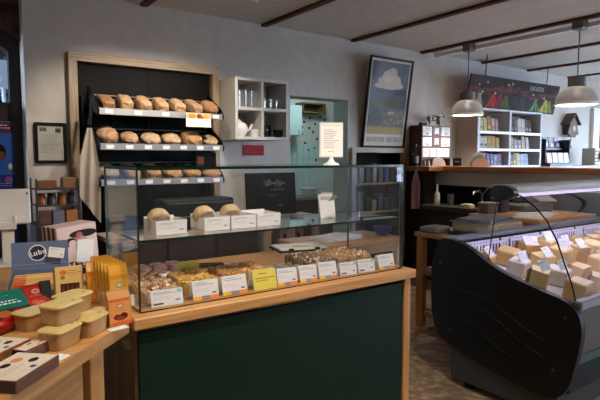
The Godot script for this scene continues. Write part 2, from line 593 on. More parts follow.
	m.prism(fan, Transform3D(Basis(), Vector3(0, 0, -4.883)), 0.006)
	part(d, "fanlight_pane", m, mats["glass"])
	# other walls
	var wl := setting("wall_left")
	pbox(wl, "plaster", Vector3(-3.4, 1.39, -0.8), Vector3(0.2, 2.78, 8.6), P, 0.0)
	var wr := setting("wall_right")
	m = MB.new()
	for a in [[-5.1, -3.4, 0.0, 2.785], [1.2, 3.5, 0.0, 2.785], [-3.4, 1.2, 0.0, 0.35], [-3.4, 1.2, 2.55, 2.785]]:
		m.box(Vector3(11.0, (a[2] + a[3]) / 2, (a[0] + a[1]) / 2), Vector3(0.2, a[3] - a[2], a[1] - a[0]), 0.0)
	part(wr, "plaster", m, P)
	var wf := setting("wall_front")
	m = MB.new()
	for a in [[-3.3, 7.0, 0.0, 2.785], [10.4, 10.9, 0.0, 2.785], [7.0, 10.4, 0.0, 0.95], [7.0, 10.4, 2.55, 2.785]]:
		m.box(Vector3((a[0] + a[1]) / 2, (a[2] + a[3]) / 2, 3.4), Vector3(a[1] - a[0], a[3] - a[2], 0.2), 0.0)
	part(wf, "panelling", m, mat("dark_panelling", Color(0.30, 0.25, 0.21), 0.7))
	var w1 := setting("window_1")
	for x in [7.03, 8.7, 10.37]:
		pbox(w1, "frame_post", Vector3(x, 1.75, 3.4), Vector3(0.06, 1.6, 0.08), K, 0.004)
	for y in [0.98, 2.52]:
		pbox(w1, "frame_rail", Vector3(8.7, y, 3.4), Vector3(3.3, 0.06, 0.08), K, 0.004)
	for x in [7.865, 9.535]:
		pbox(w1, "pane", Vector3(x, 1.75, 3.4), Vector3(1.61, 1.48, 0.006), mats["glass"], 0.0)
	var w2 := setting("window_2")
	for z in [-3.37, -1.85, -0.35, 1.17]:
		pbox(w2, "frame_post", Vector3(11.0, 1.45, z), Vector3(0.08, 2.2, 0.06), K, 0.004)
	for y in [0.38, 2.52]:
		pbox(w2, "frame_rail", Vector3(11.0, y, -1.1), Vector3(0.08, 0.06, 4.5), K, 0.004)
	for z in [-2.61, -1.1, 0.41]:
		pbox(w2, "pane", Vector3(11.0, 1.45, z), Vector3(0.006, 2.08, 1.46), mats["glass"], 0.0)
	# pale door frame and dark green door at the far right of the back wall
	var d2 := setting("door_2")
	pbox(d2, "frame_post", Vector3(9.62, 1.1, -4.57), Vector3(0.22, 2.2, 0.06), mats["white"], 0.004)
	pbox(d2, "frame_post", Vector3(10.68, 1.1, -4.57), Vector3(0.14, 2.2, 0.06), mats["white"], 0.004)
	pbox(d2, "frame_head", Vector3(10.13, 2.26, -4.57), Vector3(1.26, 0.12, 0.06), mats["white"], 0.004)
	pbox(d2, "leaf", Vector3(10.17, 1.1, -4.7), Vector3(0.86, 2.19, 0.05), mats["green_paint"], 0.004)
	pbox(d2, "leaf_panel", Vector3(10.17, 0.6, -4.672), Vector3(0.6, 0.7, 0.02), mats["green_paint"], 0.006)
	pbox(d2, "handle", Vector3(9.83, 1.05, -4.65), Vector3(0.03, 0.14, 0.05), mats["steel"], 0.004)
	# ceiling rail that carries the pendants
	var rail := one("ceiling_rail", cube(Vector3(0.07, 0.045, 2.9), 0.004), mats["white"], "long pale conduit rail running under the ceiling beside a beam", "rail", Vector3(5.3, 2.735, -3.05))

func kitchen() -> void:
	var G: Material = mats["mint"]
	var k := setting("wall_kitchen")
	var m := MB.new()
	m.box(Vector3(4.4, 1.3, -6.5), Vector3(3.6, 2.6, 0.1), 0.0)
	m.box(Vector3(2.65, 1.3, -5.67), Vector3(0.1, 2.6, 1.6), 0.0)
	m.box(Vector3(6.15, 1.3, -5.67), Vector3(0.1, 2.6, 1.6), 0.0)
	part(k, "plaster", m, G)
	var reveal := MB.new()
	reveal.box(Vector3(3.945, 1.05, -4.73), Vector3(0.012, 2.1, 0.262), 0.0)
	part(k, "door_reveal", reveal, G)
	var kc := setting("ceiling_kitchen")
	pbox(kc, "plaster", Vector3(4.4, 2.65, -5.67), Vector3(3.6, 0.1, 1.7), mats["ceiling_plaster"], 0.0)
	# tiles on the lower kitchen wall
	var tm := MB.new()
	for i in 9:
		for j in 11:
			tm.box(Vector3(3.95 + i * 0.105, 0.55 + j * 0.105, -6.444), Vector3(0.1, 0.1, 0.012), 0.002)
	var tiles := part(k, "wall_tiles", tm, mats["mint_gloss"])
	tiles.set_meta("kind", "stuff")
	# cupboard
	var c0 := pz(281, 104, -6.2)
	var c1 := pz(302, 136, -6.2)
	var cup := thing("wall_cupboard", "pale mint wall cupboard in the tiled kitchen beyond the doorway", "cupboard", Vector3((c0.x + c1.x) / 2, c1.y, -6.32))
	pbox(cup, "body", Vector3(0, (c0.y - c1.y) / 2, 0), Vector3(c1.x - c0.x, c0.y - c1.y, 0.24), mats["mint_gloss"], 0.004)
	pbox(cup, "door", Vector3(0, (c0.y - c1.y) / 2, 0.13), Vector3(c1.x - c0.x - 0.02, c0.y - c1.y - 0.02, 0.018), mats["mint_gloss"], 0.003)
	pbox(cup, "handle", Vector3(0.11, 0.05, 0.145), Vector3(0.012, 0.07, 0.015), mats["steel"], 0.002)
	# yellow-brown open shelf box high on the wall
	var s0 := pz(303, 102, -6.25)
	var s1 := pz(326, 114, -6.25)
	var sb := thing("wooden_shelf_box", "olive wooden shelf box mounted high on the mint kitchen wall", "shelf", Vector3((s0.x + s1.x) / 2, s1.y, -6.35))
	var olive := mat("olive_wood", Color(0.42, 0.36, 0.16), 0.6)
	var w := s1.x - s0.x
	var h := s0.y - s1.y
	pbox(sb, "board", Vector3(0, 0.01, 0), Vector3(w, 0.02, 0.2), olive)
	pbox(sb, "board", Vector3(0, h - 0.01, 0), Vector3(w, 0.02, 0.2), olive)
	for s in [-1, 1]: pbox(sb, "side", Vector3(s * (w / 2 - 0.01), h / 2, 0), Vector3(0.02, h - 0.04, 0.2), olive)
	pbox(sb, "back", Vector3(0, h / 2, -0.085), Vector3(w - 0.04, h - 0.04, 0.02), mat("olive_dark", Color(0.25, 0.21, 0.09), 0.7))
	# round black hooks dotted over the wall
	for p in [[304, 122], [309, 128], [302, 134], [315, 124], [320, 117], [310, 118], [328, 131], [317, 139], [314, 148], [322, 147], [308, 150], [330, 125], [302, 127], [325, 120], [313, 132], [316, 160], [305, 143]]:
		var q := pz(p[0], p[1], -6.45)
		var hm := MB.new()
		hm.lathe([Vector2(0, -0.001), Vector2(0.018, 0), Vector2(0.016, 0.012), Vector2(0.0, 0.018)], Transform3D(rot(90), Vector3.ZERO), 12)
		part(k, "knob", hm, mats["dot_black"], q)
	# low kitchen unit with a white bowl
	var u := thing("kitchen_unit", "dark wooden kitchen unit under the mint wall beyond the doorway", "cabinet", Vector3(5.0, 0, -6.2))
	pbox(u, "body", Vector3(0, 0.44, 0), Vector3(2.0, 0.84, 0.45), mats["walnut"], 0.004)
	pbox(u, "worktop", Vector3(0, 0.88, 0.01), Vector3(2.04, 0.04, 0.48), mats["grey_plastic"], 0.004)
	var bo := MB.new()
	bo.lathe([Vector2(0, 0), Vector2(0.06, 0), Vector2(0.1, 0.06), Vector2(0.13, 0.12), Vector2(0.12, 0.12), Vector2(0.09, 0.06), Vector2(0.05, 0.015), Vector2(0, 0.012)])
	one("bowl", bo, mats["white_gloss"], "white ceramic bowl on the dark kitchen unit", "bowl", Vector3(4.5, 0.9, -6.12))
	var lamp := thing("kitchen_lamp", "flat round ceiling lamp inside the mint kitchen", "lamp", Vector3(4.2, 2.6, -5.5))
	var lm := MB.new()
	lm.lathe([Vector2(0, -0.07), Vector2(0.12, -0.065), Vector2(0.17, -0.03), Vector2(0.17, 0.0), Vector2(0, 0)])
	part(lamp, "shade", lm, mat("lamp_glow_cool", Color(0.9, 0.95, 0.95), 0.5, {"emission_enabled": true, "emission": Color(0.85, 0.95, 1.0), "emission_energy_multiplier": 1.5}))
	add_omni(Vector3(4.2, 2.48, -5.5), Color(0.92, 0.96, 1.0), 0.75, 0.1, lamp)

func add_omni(at: Vector3, col: Color, energy: float, size: float, parent: Node3D) -> void:
	var l := OmniLight3D.new()
	l.name = "lamp_light"
	l.light_color = col
	l.light_energy = energy
	l.light_size = size
	l.omni_range = 14.0
	l.omni_attenuation = 2.0
	l.shadow_enabled = true
	parent.add_child(l, true)
	l.position = at - parent.position

func outdoors() -> void:
	var g := setting("ground_outside")
	pbox(g, "gravel", Vector3(-1, -0.16, -20), Vector3(60, 0.1, 26.6), mat("gravel", Color(0.25, 0.27, 0.27), 0.9), 0.0)
	pbox(g, "paving", Vector3(7, -0.16, 18), Vector3(60, 0.1, 28.6), mat("paving", Color(0.62, 0.61, 0.60), 0.9), 0.0)
	pbox(g, "paving", Vector3(24, -0.16, -2), Vector3(25.6, 0.1, 11.2), mats["paving"], 0.0)
	# raised terrace with hedge behind the arched door
	var t := thing("terrace_wall", "grey retaining wall of a raised terrace outside the arched door", "wall", Vector3(-2, 0, -9.4))
	pbox(t, "wall", Vector3(0, 1.0, 0), Vector3(9, 2.0, 1.6), mat("concrete", Color(0.28, 0.30, 0.31), 0.9), 0.02)
	var hedge := MB.new()
	var nz := noise(2.2, 12)
	var cols := [Color(0.03, 0.05, 0.06), Color(0.05, 0.08, 0.10), Color(0.08, 0.11, 0.14)]
	hedge.tinted = true
	for i in 3000:
		var p := Vector3(rng.randf_range(-4.5, 3.3), rng.randf_range(0.0, 2.3), rng.randf_range(-0.3, 0.3) + nz.get_noise_1d(i) * 0.3)
		var b := rot(rng.randf_range(-70, 70), rng.randf_range(0, 360), rng.randf_range(-40, 40))
		var s := rng.randf_range(0.05, 0.11)
		hedge.tint = cols[rng.randi() % 3]
		hedge.flat([p + b * Vector3(0, s, 0), p + b * Vector3(s * 0.5, 0, 0), p + b * Vector3(0, -s, 0), p + b * Vector3(-s * 0.5, 0, 0)], b * Vector3.BACK)
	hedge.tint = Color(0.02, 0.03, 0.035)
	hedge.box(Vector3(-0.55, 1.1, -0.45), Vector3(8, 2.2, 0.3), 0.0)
	var ho := one("hedge", hedge, mats["tinted"], "dark bluish leafy hedge outside the arched door", "hedge", Vector3(-1, 2.0, -10.0))
	ho.set_meta("kind", "stuff")
	# the passage outside is roofed and walled at its far end, so little sky reaches it
	var pr := setting("ceiling_passage")
	pbox(pr, "slab", Vector3(-1.6, 4.4, -8.3), Vector3(8.4, 0.2, 6.4), mats["concrete"], 0.0)
	var pw := setting("wall_passage")
	pbox(pw, "concrete", Vector3(-1.6, 3.64, -5.0), Vector3(8.4, 1.7, 0.1), mats["concrete"], 0.0)
	pbox(pw, "concrete", Vector3(2.55, 2.2, -8.9), Vector3(0.1, 4.4, 4.8), mats["concrete"], 0.0)
	pbox(pw, "concrete", Vector3(-1.6, 2.2, -11.55), Vector3(8.4, 4.4, 0.1), mats["concrete"], 0.0)
	# white garden chair
	var q := pz(9, 99, -9.0)
	var ch := thing("garden_chair", "white garden chair on the terrace seen through the arched fanlight", "chair", Vector3(q.x, 2.0, -9.0), 25)
	var W: Material = mat("garden_white", Color(0.72, 0.76, 0.80), 0.5)
	for sx in [-1, 1]:
		for sz in [-1, 1]: pbox(ch, "leg", Vector3(sx * 0.2, 0.22, sz * 0.2), Vector3(0.04, 0.44, 0.04), W)
	pbox(ch, "seat", Vector3(0, 0.455, 0), Vector3(0.46, 0.03, 0.46), W, 0.006)
	pbox(ch, "backrest", Vector3(0, 0.72, -0.2), Vector3(0.44, 0.42, 0.03), W, 0.006)
	# blue poster board standing behind the door glass
	var im := blank(64, 128, Color(0.16, 0.33, 0.62))
	rect(im, 0, 0, 64, 20, Color(0.35, 0.12, 0.25)); textlines(im, 5, 5, 52, 10, 2, Color(0.85, 0.8, 0.85))
	disc(im, 22, 56, 17, 15, Color(0.06, 0.06, 0.10)); disc(im, 26, 62, 9, 8, Color(0.45, 0.25, 0.18)); disc(im, 50, 82, 6, 6, Color(0.75, 0.75, 0.55))
	rect(im, 0, 98, 64, 30, Color(0.12, 0.18, 0.42)); disc(im, 10, 106, 10, 8, Color(0.5, 0.15, 0.35)); disc(im, 44, 108, 12, 7, Color(0.45, 0.3, 0.5)); textlines(im, 6, 114, 50, 8, 2, Color(0.7, 0.7, 0.9))
	var a0 := pz(-10, 122, -4.85)
	var a1 := pz(15, 190, -4.85)
	var ps := thing("poster_board", "blue advertising poster board standing inside the arched door", "poster", Vector3((a0.x + a1.x) / 2, 0, -4.80))
	quad(ps, "print", Vector3(0, (a0.y + a1.y) / 2, 0.012), a1.x - a0.x, a0.y - a1.y, printed("poster_blue", im, 0.4))
	pbox(ps, "board", Vector3(0, a0.y / 2, 0), Vector3(a1.x - a0.x + 0.01, a0.y, 0.02), mat("board_blue", Color(0.12, 0.2, 0.4), 0.5))
	one("climbing_plant", leafy(0.09, 1.9, 260, Color(0.06, 0.26, 0.22)), mats["tinted"], "teal green climbing plant beside the arched door outside", "plant", pz(18, 150, -5.25) * Vector3(1, 0, 1))

func leafy(r: float, h: float, count: int, col: Color) -> MB:
	var m := MB.new()
	m.tinted = true
	m.tint = Color(0.03, 0.05, 0.04)
	m.tube([Vector3.ZERO, Vector3(0.01, h * 0.5, 0), Vector3(0, h, 0)], 0.012, 6)
	for i in count:
		var p := Vector3(rng.randf_range(-r, r), rng.randf_range(0.02, h), rng.randf_range(-r, r))
		var b := rot(rng.randf_range(-60, 60), rng.randf_range(0, 360), rng.randf_range(-60, 60))
		var s := rng.randf_range(0.025, 0.05)
		m.tint = col * rng.randf_range(0.7, 1.3)
		m.flat([p + b * Vector3(0, s, 0), p + b * Vector3(s * 0.5, 0, 0), p + b * Vector3(0, -s, 0), p + b * Vector3(-s * 0.5, 0, 0)], b * Vector3.BACK)
	return m

# ------------------------------------------------------------------ lamps
func spot_lamp(at: Vector3, aim: Vector3, energy: float, angle: float, label: String) -> void:
	var o := thing("ceiling_spotlight", label, "lamp", Vector3(at.x, 2.785, at.z))
	var dir := (aim - at).normalized()
	var b := Basis(Quaternion(Vector3(0, -1, 0), dir))
	var drop := at - o.position
	var m := MB.new()
	m.lathe([Vector2(0, -0.012), Vector2(0.05, -0.012), Vector2(0.05, 0), Vector2(0, 0)], Transform3D(), 16)
	part(o, "ceiling_plate", m, mats["white"])
	m = MB.new()
	m.tube([Vector3.ZERO, drop - dir * 0.05], 0.008, 8)
	part(o, "stem", m, mats["white"])
	m = MB.new()
	m.lathe([Vector2(0.05, -0.05), Vector2(0.052, -0.05), Vector2(0.052, 0.06), Vector2(0.03, 0.085), Vector2(0.0, 0.085)], Transform3D(b, drop), 20)
	part(o, "can", m, mats["white"])
	m = MB.new()
	m.lathe([Vector2(0, -0.045), Vector2(0.048, -0.045), Vector2(0.048, -0.04), Vector2(0, -0.04)], Transform3D(b, drop), 20)
	part(o, "lamp_face", m, mat("lamp_glow_warm", Color(1, 0.95, 0.85), 0.5, {"emission_enabled": true, "emission": SPOT_COLOR, "emission_energy_multiplier": 3.0}))
	var l := SpotLight3D.new()
	l.name = "lamp_light"
	l.light_color = SPOT_COLOR
	l.light_energy = energy
	l.light_size = 0.05
	l.spot_angle = angle
	l.spot_angle_attenuation = 0.6
	l.spot_range = 14.0
	l.spot_attenuation = 2.0
	l.shadow_enabled = true
	o.add_child(l, true)
	l.transform = Transform3D(Basis.looking_at(dir, Vector3.UP if absf(dir.y) < 0.98 else Vector3.RIGHT), drop + dir * 0.055)

func spotlights() -> void:
	spot_lamp(Vector3(0.1, 2.62, -0.9), Vector3(0.25, 0.95, -1.75), 1.9, 38, "white ceiling spotlight over the packed goods on the side counter")
	spot_lamp(Vector3(0.9, 2.62, -0.9), Vector3(0.95, 0.95, -1.9), 2.0, 38, "white ceiling spotlight over the pastries at the left of the case")
	spot_lamp(Vector3(1.7, 2.62, -0.9), Vector3(1.6, 0.95, -1.9), 2.0, 38, "white ceiling spotlight over the right end of the glass case")
	spot_lamp(Vector3(1.25, 2.62, -3.3), Vector3(1.35, 1.5, -4.3), 2.1, 42, "white ceiling spotlight aimed at the left half of the bread rack")
	spot_lamp(Vector3(1.95, 2.62, -3.3), Vector3(1.85, 1.5, -4.3), 2.1, 42, "white ceiling spotlight aimed at the right half of the bread rack")

func pendants() -> void:
	# two in view, three more over the customers' side
	var one_top := py(469, 45, 2.76)
	var two_top := py(580, 22, 2.76)
	var spots := [[one_top, pz(468, 92, one_top.z).y - 0.27, 0.36, PENDANT, "grey dome pendant lamp hanging in front of the painted board"], [two_top, pz(578, 77, two_top.z).y - 0.27, 0.39, PENDANT, "grey dome pendant lamp hanging beside the cuckoo clock"], [Vector3(-1.3, 0, 0.3), 2.2, 0.38, PENDANT_NEAR, "grey dome pendant lamp over the far end of the pine side counter"], [Vector3(0.9, 0, 0.9), 2.2, 0.38, PENDANT_NEAR, "grey dome pendant lamp over the middle of the customer aisle"], [Vector3(3.2, 0, 0.9), 2.2, 0.38, PENDANT_NEAR, "grey dome pendant lamp over the aisle before the cheese cooler"]]
	for s in spots:
		var top: Vector3 = s[0]
		var o := thing("pendant_lamp", s[4], "lamp", Vector3(top.x, s[1], top.z), 0.0, "dome pendant lamps")
		var up: float = 2.785 - o.position.y
		var r: float = s[2] / 2
		pbox(o, "ceiling_box", Vector3(0, up - 0.05, 0), Vector3(0.11, 0.1, 0.11), mats["grey_plastic"], 0.01)
		var m := MB.new()
		m.tube([Vector3(0, 0.26, 0), Vector3(0, up - 0.1, 0)], 0.006, 8)
		part(o, "cable", m, mats["grey_plastic"])
		m = MB.new()
		m.lathe([Vector2(0, 0.17), Vector2(0.075, 0.17), Vector2(0.085, 0.18), Vector2(0.085, 0.26), Vector2(0.07, 0.27), Vector2(0, 0.27)], Transform3D(), 24)
		part(o, "cap", m, mat("lamp_cap_grey", Color(0.42, 0.41, 0.40), 0.6))
		var prof := []
		for i in 13:
			var a := lerpf(0.0, PI / 2 * 0.93, i / 12.0)
			prof.append(Vector2(r * pow(cos(a), 0.75), 0.018 + 0.165 * sin(a)))
		for i in range(12, -1, -1):
			var a := lerpf(0.0, PI / 2 * 0.93, i / 12.0)
			prof.append(Vector2((r - 0.004) * pow(cos(a), 0.75), 0.018 + 0.161 * sin(a)))
		m = MB.new()
		m.lathe(prof, Transform3D(), 32)
		part(o, "shade", m, mat("lamp_shade_acrylic", Color(0.40, 0.40, 0.42, 0.72), 0.3, {"transparency": BaseMaterial3D.TRANSPARENCY_ALPHA}))
		m = MB.new()
		m.lathe([Vector2(r - 0.012, 0.0), Vector2(r + 0.012, 0.004), Vector2(r + 0.008, 0.02), Vector2(r - 0.012, 0.022), Vector2(r - 0.012, 0.0)], Transform3D(), 32)
		part(o, "rim", m, mats["white_gloss"])
		m = MB.new()
		m.lathe([Vector2(0, 0.075), Vector2(0.025, 0.082), Vector2(0.033, 0.11), Vector2(0.02, 0.15), Vector2(0.016, 0.168), Vector2(0, 0.17)], Transform3D(), 16)
		part(o, "bulb", m, mat("bulb_glow", Color(1, 1, 1), 0.4, {"emission_enabled": true, "emission": Color(1.0, 0.97, 0.93), "emission_energy_multiplier": 3.0}))
		add_omni(o.position + Vector3(0, 0.12, 0), Color(1.0, 0.91, 0.82), s[3], 0.03, o)

# ------------------------------------------------------------------ bread
func spow(x: float, e: float) -> float:
	return signf(x) * pow(absf(x), e)
func loaf(s: Vector3, eu: float, ev: float, dark: Color, light: Color, flour: float, sd: int, slashes := 0, lump := 0.06) -> MB:
	# s: half width, full height, half length; sits on y = 0, length along z
	var m := MB.new()
	var f := noise(2.2, sd, 3)
	var g := noise(5.0, sd + 50, 3)
	var rows := []
	var cols := []
	for i in 17:
		var vv := lerpf(-PI / 2, PI / 2, i / 16.0)
		var r := []
		var cr := []
		for j in 25:
			var u := lerpf(-PI, PI, j / 24.0)
			if j == 24: u = -PI
			var d := Vector3(cos(vv) * cos(u), cos(vv) * sin(u), sin(vv))
			var k := 1.0 + f.get_noise_3dv(d * 0.9) * lump * 2.0
			var x := s.x * spow(cos(vv), ev) * spow(cos(u), eu) * k
			var y := s.y * 0.62 * spow(cos(vv), ev) * spow(sin(u), eu) * k + s.y * 0.38
			var z := s.z * spow(sin(vv), ev) * k
			var q := 0.5 + 0.8 * g.get_noise_3dv(d) + 0.3 * f.get_noise_3dv(d * 2.0)
			if slashes > 0 and d.y > 0.25:
				var ph := fposmod((z / s.z * 0.5 + 0.5 + x / s.x * 0.18) * slashes, 1.0)
				if ph < 0.22:
					y -= s.y * 0.05
					q += 0.5
			y = maxf(y, 0.0)
			var c := dark.lerp(light, clampf(q, 0.0, 1.0))
			if flour > 0.0:
				c = c.lerp(Color(0.80, 0.70, 0.55), clampf((g.get_noise_3dv(d * 1.7 + Vector3(4, 0, 0)) * 1.6 + 0.25) * flour, 0.0, 0.85))
			r.append(Vector3(x, y, z))
			cr.append(c)
		rows.append(r)
		cols.append(cr)
	m.grid(rows, Vector3(0, s.y * 0.38, 0), true, cols)
	return m

func bread_wall() -> void:
	var o := thing("bread_rack", "black bread rack in a pine frame with three sloping metal shelves", "rack", Vector3(1.62, 0, -4.6))
	var cx := 1.62
	pbox(o, "frame_post", Vector3(0.989 - cx, 1.115, 0.035), Vector3(0.068, 2.23, 0.07), mats["pine_dark"], 0.003)
	pbox(o, "frame_post", Vector3(2.251 - cx, 1.115, 0.035), Vector3(0.068, 2.23, 0.07), mats["pine_dark"], 0.003)
	pbox(o, "frame_head", Vector3(0, 2.266, 0.035), Vector3(1.33, 0.072, 0.07), mats["pine_dark"], 0.003)
	pbox(o, "back_panel", Vector3(1.322 - cx, 1.115, 0.006), Vector3(0.596, 2.226, 0.012), mats["black_board"], 0.001)
	pbox(o, "back_panel", Vector3(1.918 - cx, 1.115, 0.006), Vector3(0.588, 2.226, 0.012), mats["black_board"], 0.001)
	for sx in [1.06, 2.14]:
		pbox(o, "upright", Vector3(sx - cx, 0.98, 0.045), Vector3(0.03, 1.96, 0.05), mats["black"], 0.003)
	var tilt := 21.0
	var fronts := [1.815, 1.543, 1.262]
	var kinds := [7, 6, 6]
	var rows_label := ["top", "middle", "lowest"]
	for k in 3:
		var h: float = fronts[k]
		var at := Vector3(0, h, 0.40)
		var b := rot(tilt)
		var sh := part(o, "shelf", cube(Vector3(1.03, 0.008, 0.34), 0.001), mats["steel_dark"], at + b * Vector3(0, -0.004, -0.17), b)
		pbox(sh, "price_strip", Vector3(0, 0.0, 0.172), Vector3(1.05, 0.052, 0.006), mats["aluminium"], 0.001, rot(-tilt - 8))
		for z in [-0.167, -0.10]:
			var m := MB.new()
			m.tube([Vector3(-0.515, 0.035 - (z + 0.167) * 0.25, z), Vector3(0.515, 0.035 - (z + 0.167) * 0.25, z)], 0.006, 8)
			part(sh, "rail", m, mats["aluminium"])
		for sx in [-0.53, 0.53]:
			var m := MB.new()
			m.prism(PackedVector2Array([Vector2(0, -0.06), Vector2(0.37, -0.028), Vector2(0.37, 0.01), Vector2(0.30, 0.05), Vector2(0, 0.1)]), Transform3D(Basis(Vector3(0, 0, 1), Vector3(0, 1, 0), Vector3(-1, 0, 0)), Vector3(sx + 0.006, 0, -0.19)), 0.012)
			part(sh, "side_bracket", m, mats["black"])
		# little price tickets in the strip
		var ntick := 5 if k == 0 else 7
		for i in ntick:
			quad(sh, "price_ticket", Vector3(lerpf(-0.45, 0.46, i / float(ntick - 1)), 0.001, 0.1762), 0.06, 0.03, mats["card_2"], rot(-tilt - 8))
		var n: int = kinds[k]
		for i in n:
			var x := 1.62 + lerpf(-0.44, 0.45, i / float(n - 1))
			var sz := Vector3(0.054, 0.082, 0.115)
			var lm: MB
			var label := ""
			var dk := Color(0.34, 0.18, 0.08)
			var lt := Color(0.62, 0.40, 0.21)
			if k == 0:
				var lbs := ["dark square bread loaf at the end of the top rack shelf by the towel", "crusty brown tin loaf next to the dark square loaf on the top shelf", "crusty brown tin loaf third along the top shelf from the towel", "pale floury tin loaf midway along the top shelf", "pale floury tin loaf next to the rye loaf on the top shelf", "rye loaf above the white picture card on the bread rack", "round dark farmhouse loaf at the end of the top rack shelf"]
				label = lbs[i]
				if i == 0: lm = loaf(sz * Vector3(1, 0.85, 1), 0.45, 0.45, dk, Color(0.45, 0.2, 0.07), 0.2, 3)
				elif i < 3: lm = loaf(sz, 0.55, 0.45, dk * 1.3, lt * 1.1, 0.35, 8 + i, 3)
				elif i < 5: lm = loaf(sz, 0.7, 0.5, Color(0.42, 0.22, 0.08), Color(0.66, 0.42, 0.2), 0.6, 20 + i, 4)
				elif i == 5: lm = loaf(sz * Vector3(0.9, 0.95, 1), 0.55, 0.45, Color(0.36, 0.2, 0.1), Color(0.55, 0.34, 0.18), 0.45, 31)
				else: lm = loaf(sz * Vector3(1.25, 1.15, 0.95), 1.0, 0.9, dk, Color(0.5, 0.25, 0.08), 0.3, 33)
			elif k == 1:
				var lbs := ["large dark round loaf on the middle shelf of the bread rack", "small brown round loaf on the middle rack shelf beside the large dark one", "pale oval loaf next to the small brown loaf on the middle shelf", "pale oval loaf next to the split loaf on the middle shelf", "split crusty long loaf on the middle shelf of the bread rack", "flat pale loaf at the end of the middle rack shelf"]
				label = lbs[i]
				if i == 0: lm = loaf(Vector3(0.085, 0.105, 0.115), 0.95, 0.9, dk, Color(0.55, 0.3, 0.12), 0.45, 41)
				elif i == 1: lm = loaf(Vector3(0.072, 0.07, 0.10), 1.0, 0.9, dk * 1.4, Color(0.55, 0.36, 0.18), 0.5, 43)
				elif i < 4: lm = loaf(Vector3(0.08, 0.066, 0.115), 1.0, 0.85, Color(0.48, 0.32, 0.17), Color(0.70, 0.53, 0.34), 0.6, 50 + i, 3)
				elif i == 4: lm = loaf(Vector3(0.085, 0.085, 0.115), 0.6, 0.6, Color(0.36, 0.17, 0.06), Color(0.66, 0.38, 0.15), 0.3, 61, 2)
				else: lm = loaf(Vector3(0.075, 0.056, 0.11), 1.0, 0.9, Color(0.45, 0.28, 0.12), Color(0.66, 0.47, 0.26), 0.55, 66)
			else:
				var lbs := ["grey floury round loaf on the lowest shelf of the bread rack", "brown tin loaf next to the grey floury loaf on the lowest shelf", "brown tin loaf next to a golden oval loaf on the lowest shelf", "golden oval loaf next to a brown tin loaf on the lowest shelf", "golden oval loaf next to the long brown loaf on the lowest shelf", "long brown loaf at the end of the lowest rack shelf"]
				label = lbs[i]
				if i == 0: lm = loaf(Vector3(0.082, 0.085, 0.11), 1.0, 0.9, Color(0.32, 0.24, 0.15), Color(0.5, 0.42, 0.3), 0.6, 71)
				elif i < 3: lm = loaf(Vector3(0.062, 0.075, 0.115), 0.55, 0.5, Color(0.34, 0.17, 0.07), Color(0.55, 0.32, 0.15), 0.35, 72 + i, 3)
				elif i < 5: lm = loaf(Vector3(0.076, 0.07, 0.115), 0.95, 0.8, Color(0.4, 0.22, 0.08), Color(0.62, 0.38, 0.17), 0.3, 80 + i, 3)
				else: lm = loaf(Vector3(0.09, 0.066, 0.115), 0.9, 0.7, Color(0.36, 0.18, 0.08), Color(0.56, 0.33, 0.15), 0.3, 91)
			var p := Vector3(x, h, -4.2) + b * Vector3(0, 0.0, -0.135)
			one("bread_loaf", lm, mats["crust"], label, "bread", p, b * rot(0, rng.randf_range(-8, 8)), "loaves on the %s shelf of the bread rack" % rows_label[k])
	# picture card hanging from the top strip
	var im := blank(96, 64, Color(0.93, 0.90, 0.84))
	rect(im, 0, 0, 96, 26, Color(0.83, 0.72, 0.50))
	disc(im, 22, 14, 15, 10, Color(0.80, 0.50, 0.20)); disc(im, 50, 14, 10, 11, Color(0.50, 0.20, 0.10)); disc(im, 74, 15, 14, 10, Color(0.78, 0.62, 0.28)); disc(im, 60, 20, 7, 5, Color(0.72, 0.25, 0.12))
	var c0 := pz(186, 112.5, -4.17)
	var c1 := pz(211, 127.5, -4.17)
	var card := thing("picture_card", "white card with pictures of bread hanging from the top rack strip", "sign", Vector3((c0.x + c1.x) / 2, c1.y, -4.17))
	pbox(card, "card", Vector3(0, (c0.y - c1.y) / 2, 0), Vector3(c1.x - c0.x, c0.y - c1.y, 0.002), mats["paper"], 0.0)
	quad(card, "print", Vector3(0, (c0.y - c1.y) / 2, 0.0015), c1.x - c0.x, c0.y - c1.y, printed("bread_print", im, 0.6))
	# small dark card holder under the middle shelf
	var d0 := pz(208, 153, -4.2)
	var dc := thing("card_holder", "small dark picture panel under the right end of the middle rack shelf", "sign", Vector3(d0.x, d0.y, -4.25))
	pbox(dc, "panel", Vector3(0, -0.06, 0), Vector3(0.2, 0.13, 0.01), mats["black_board"], 0.002)
	quad(dc, "print", Vector3(-0.05, -0.065, 0.007), 0.06, 0.07, mat("dark_red_print", Color(0.35, 0.12, 0.1), 0.5))
	# tea towel hanging from the rack end
	var tw := MB.new()
	var rows := []
	for i in 15:
		var t := i / 14.0
		var r := []
		for j in 15:
			var s := j / 14.0
			var wd := lerpf(0.04, 0.15, minf(1.0, t * 2.2))
			var fold := sin(s * 13.0 + t * 2.0) * 0.016 * minf(1.0, 0.3 + t)
			r.append(Vector3((s - 0.5) * wd - 0.015 * t, -t * (0.52 + 0.22 * s) , fold + 0.02))
		rows.append(r)
	tw.grid(rows, Vector3.BACK)
	var top := pz(91, 128, -4.25)
	var tt := thing("tea_towel", "cream tea towel hanging from the end of the bread rack", "towel", Vector3(top.x - 0.015, top.y, -4.25))
	part(tt, "cloth", tw, mat("cream_cloth", Color(0.62, 0.57, 0.51), 0.9))
	var lp := MB.new()
	lp.tube([Vector3(0, 0.02, 0.02), Vector3(0.02, 0.16, 0.01), Vector3(0.035, 0.26, 0.0)], 0.012, 8)
	part(tt, "strap", lp, mats["black"])

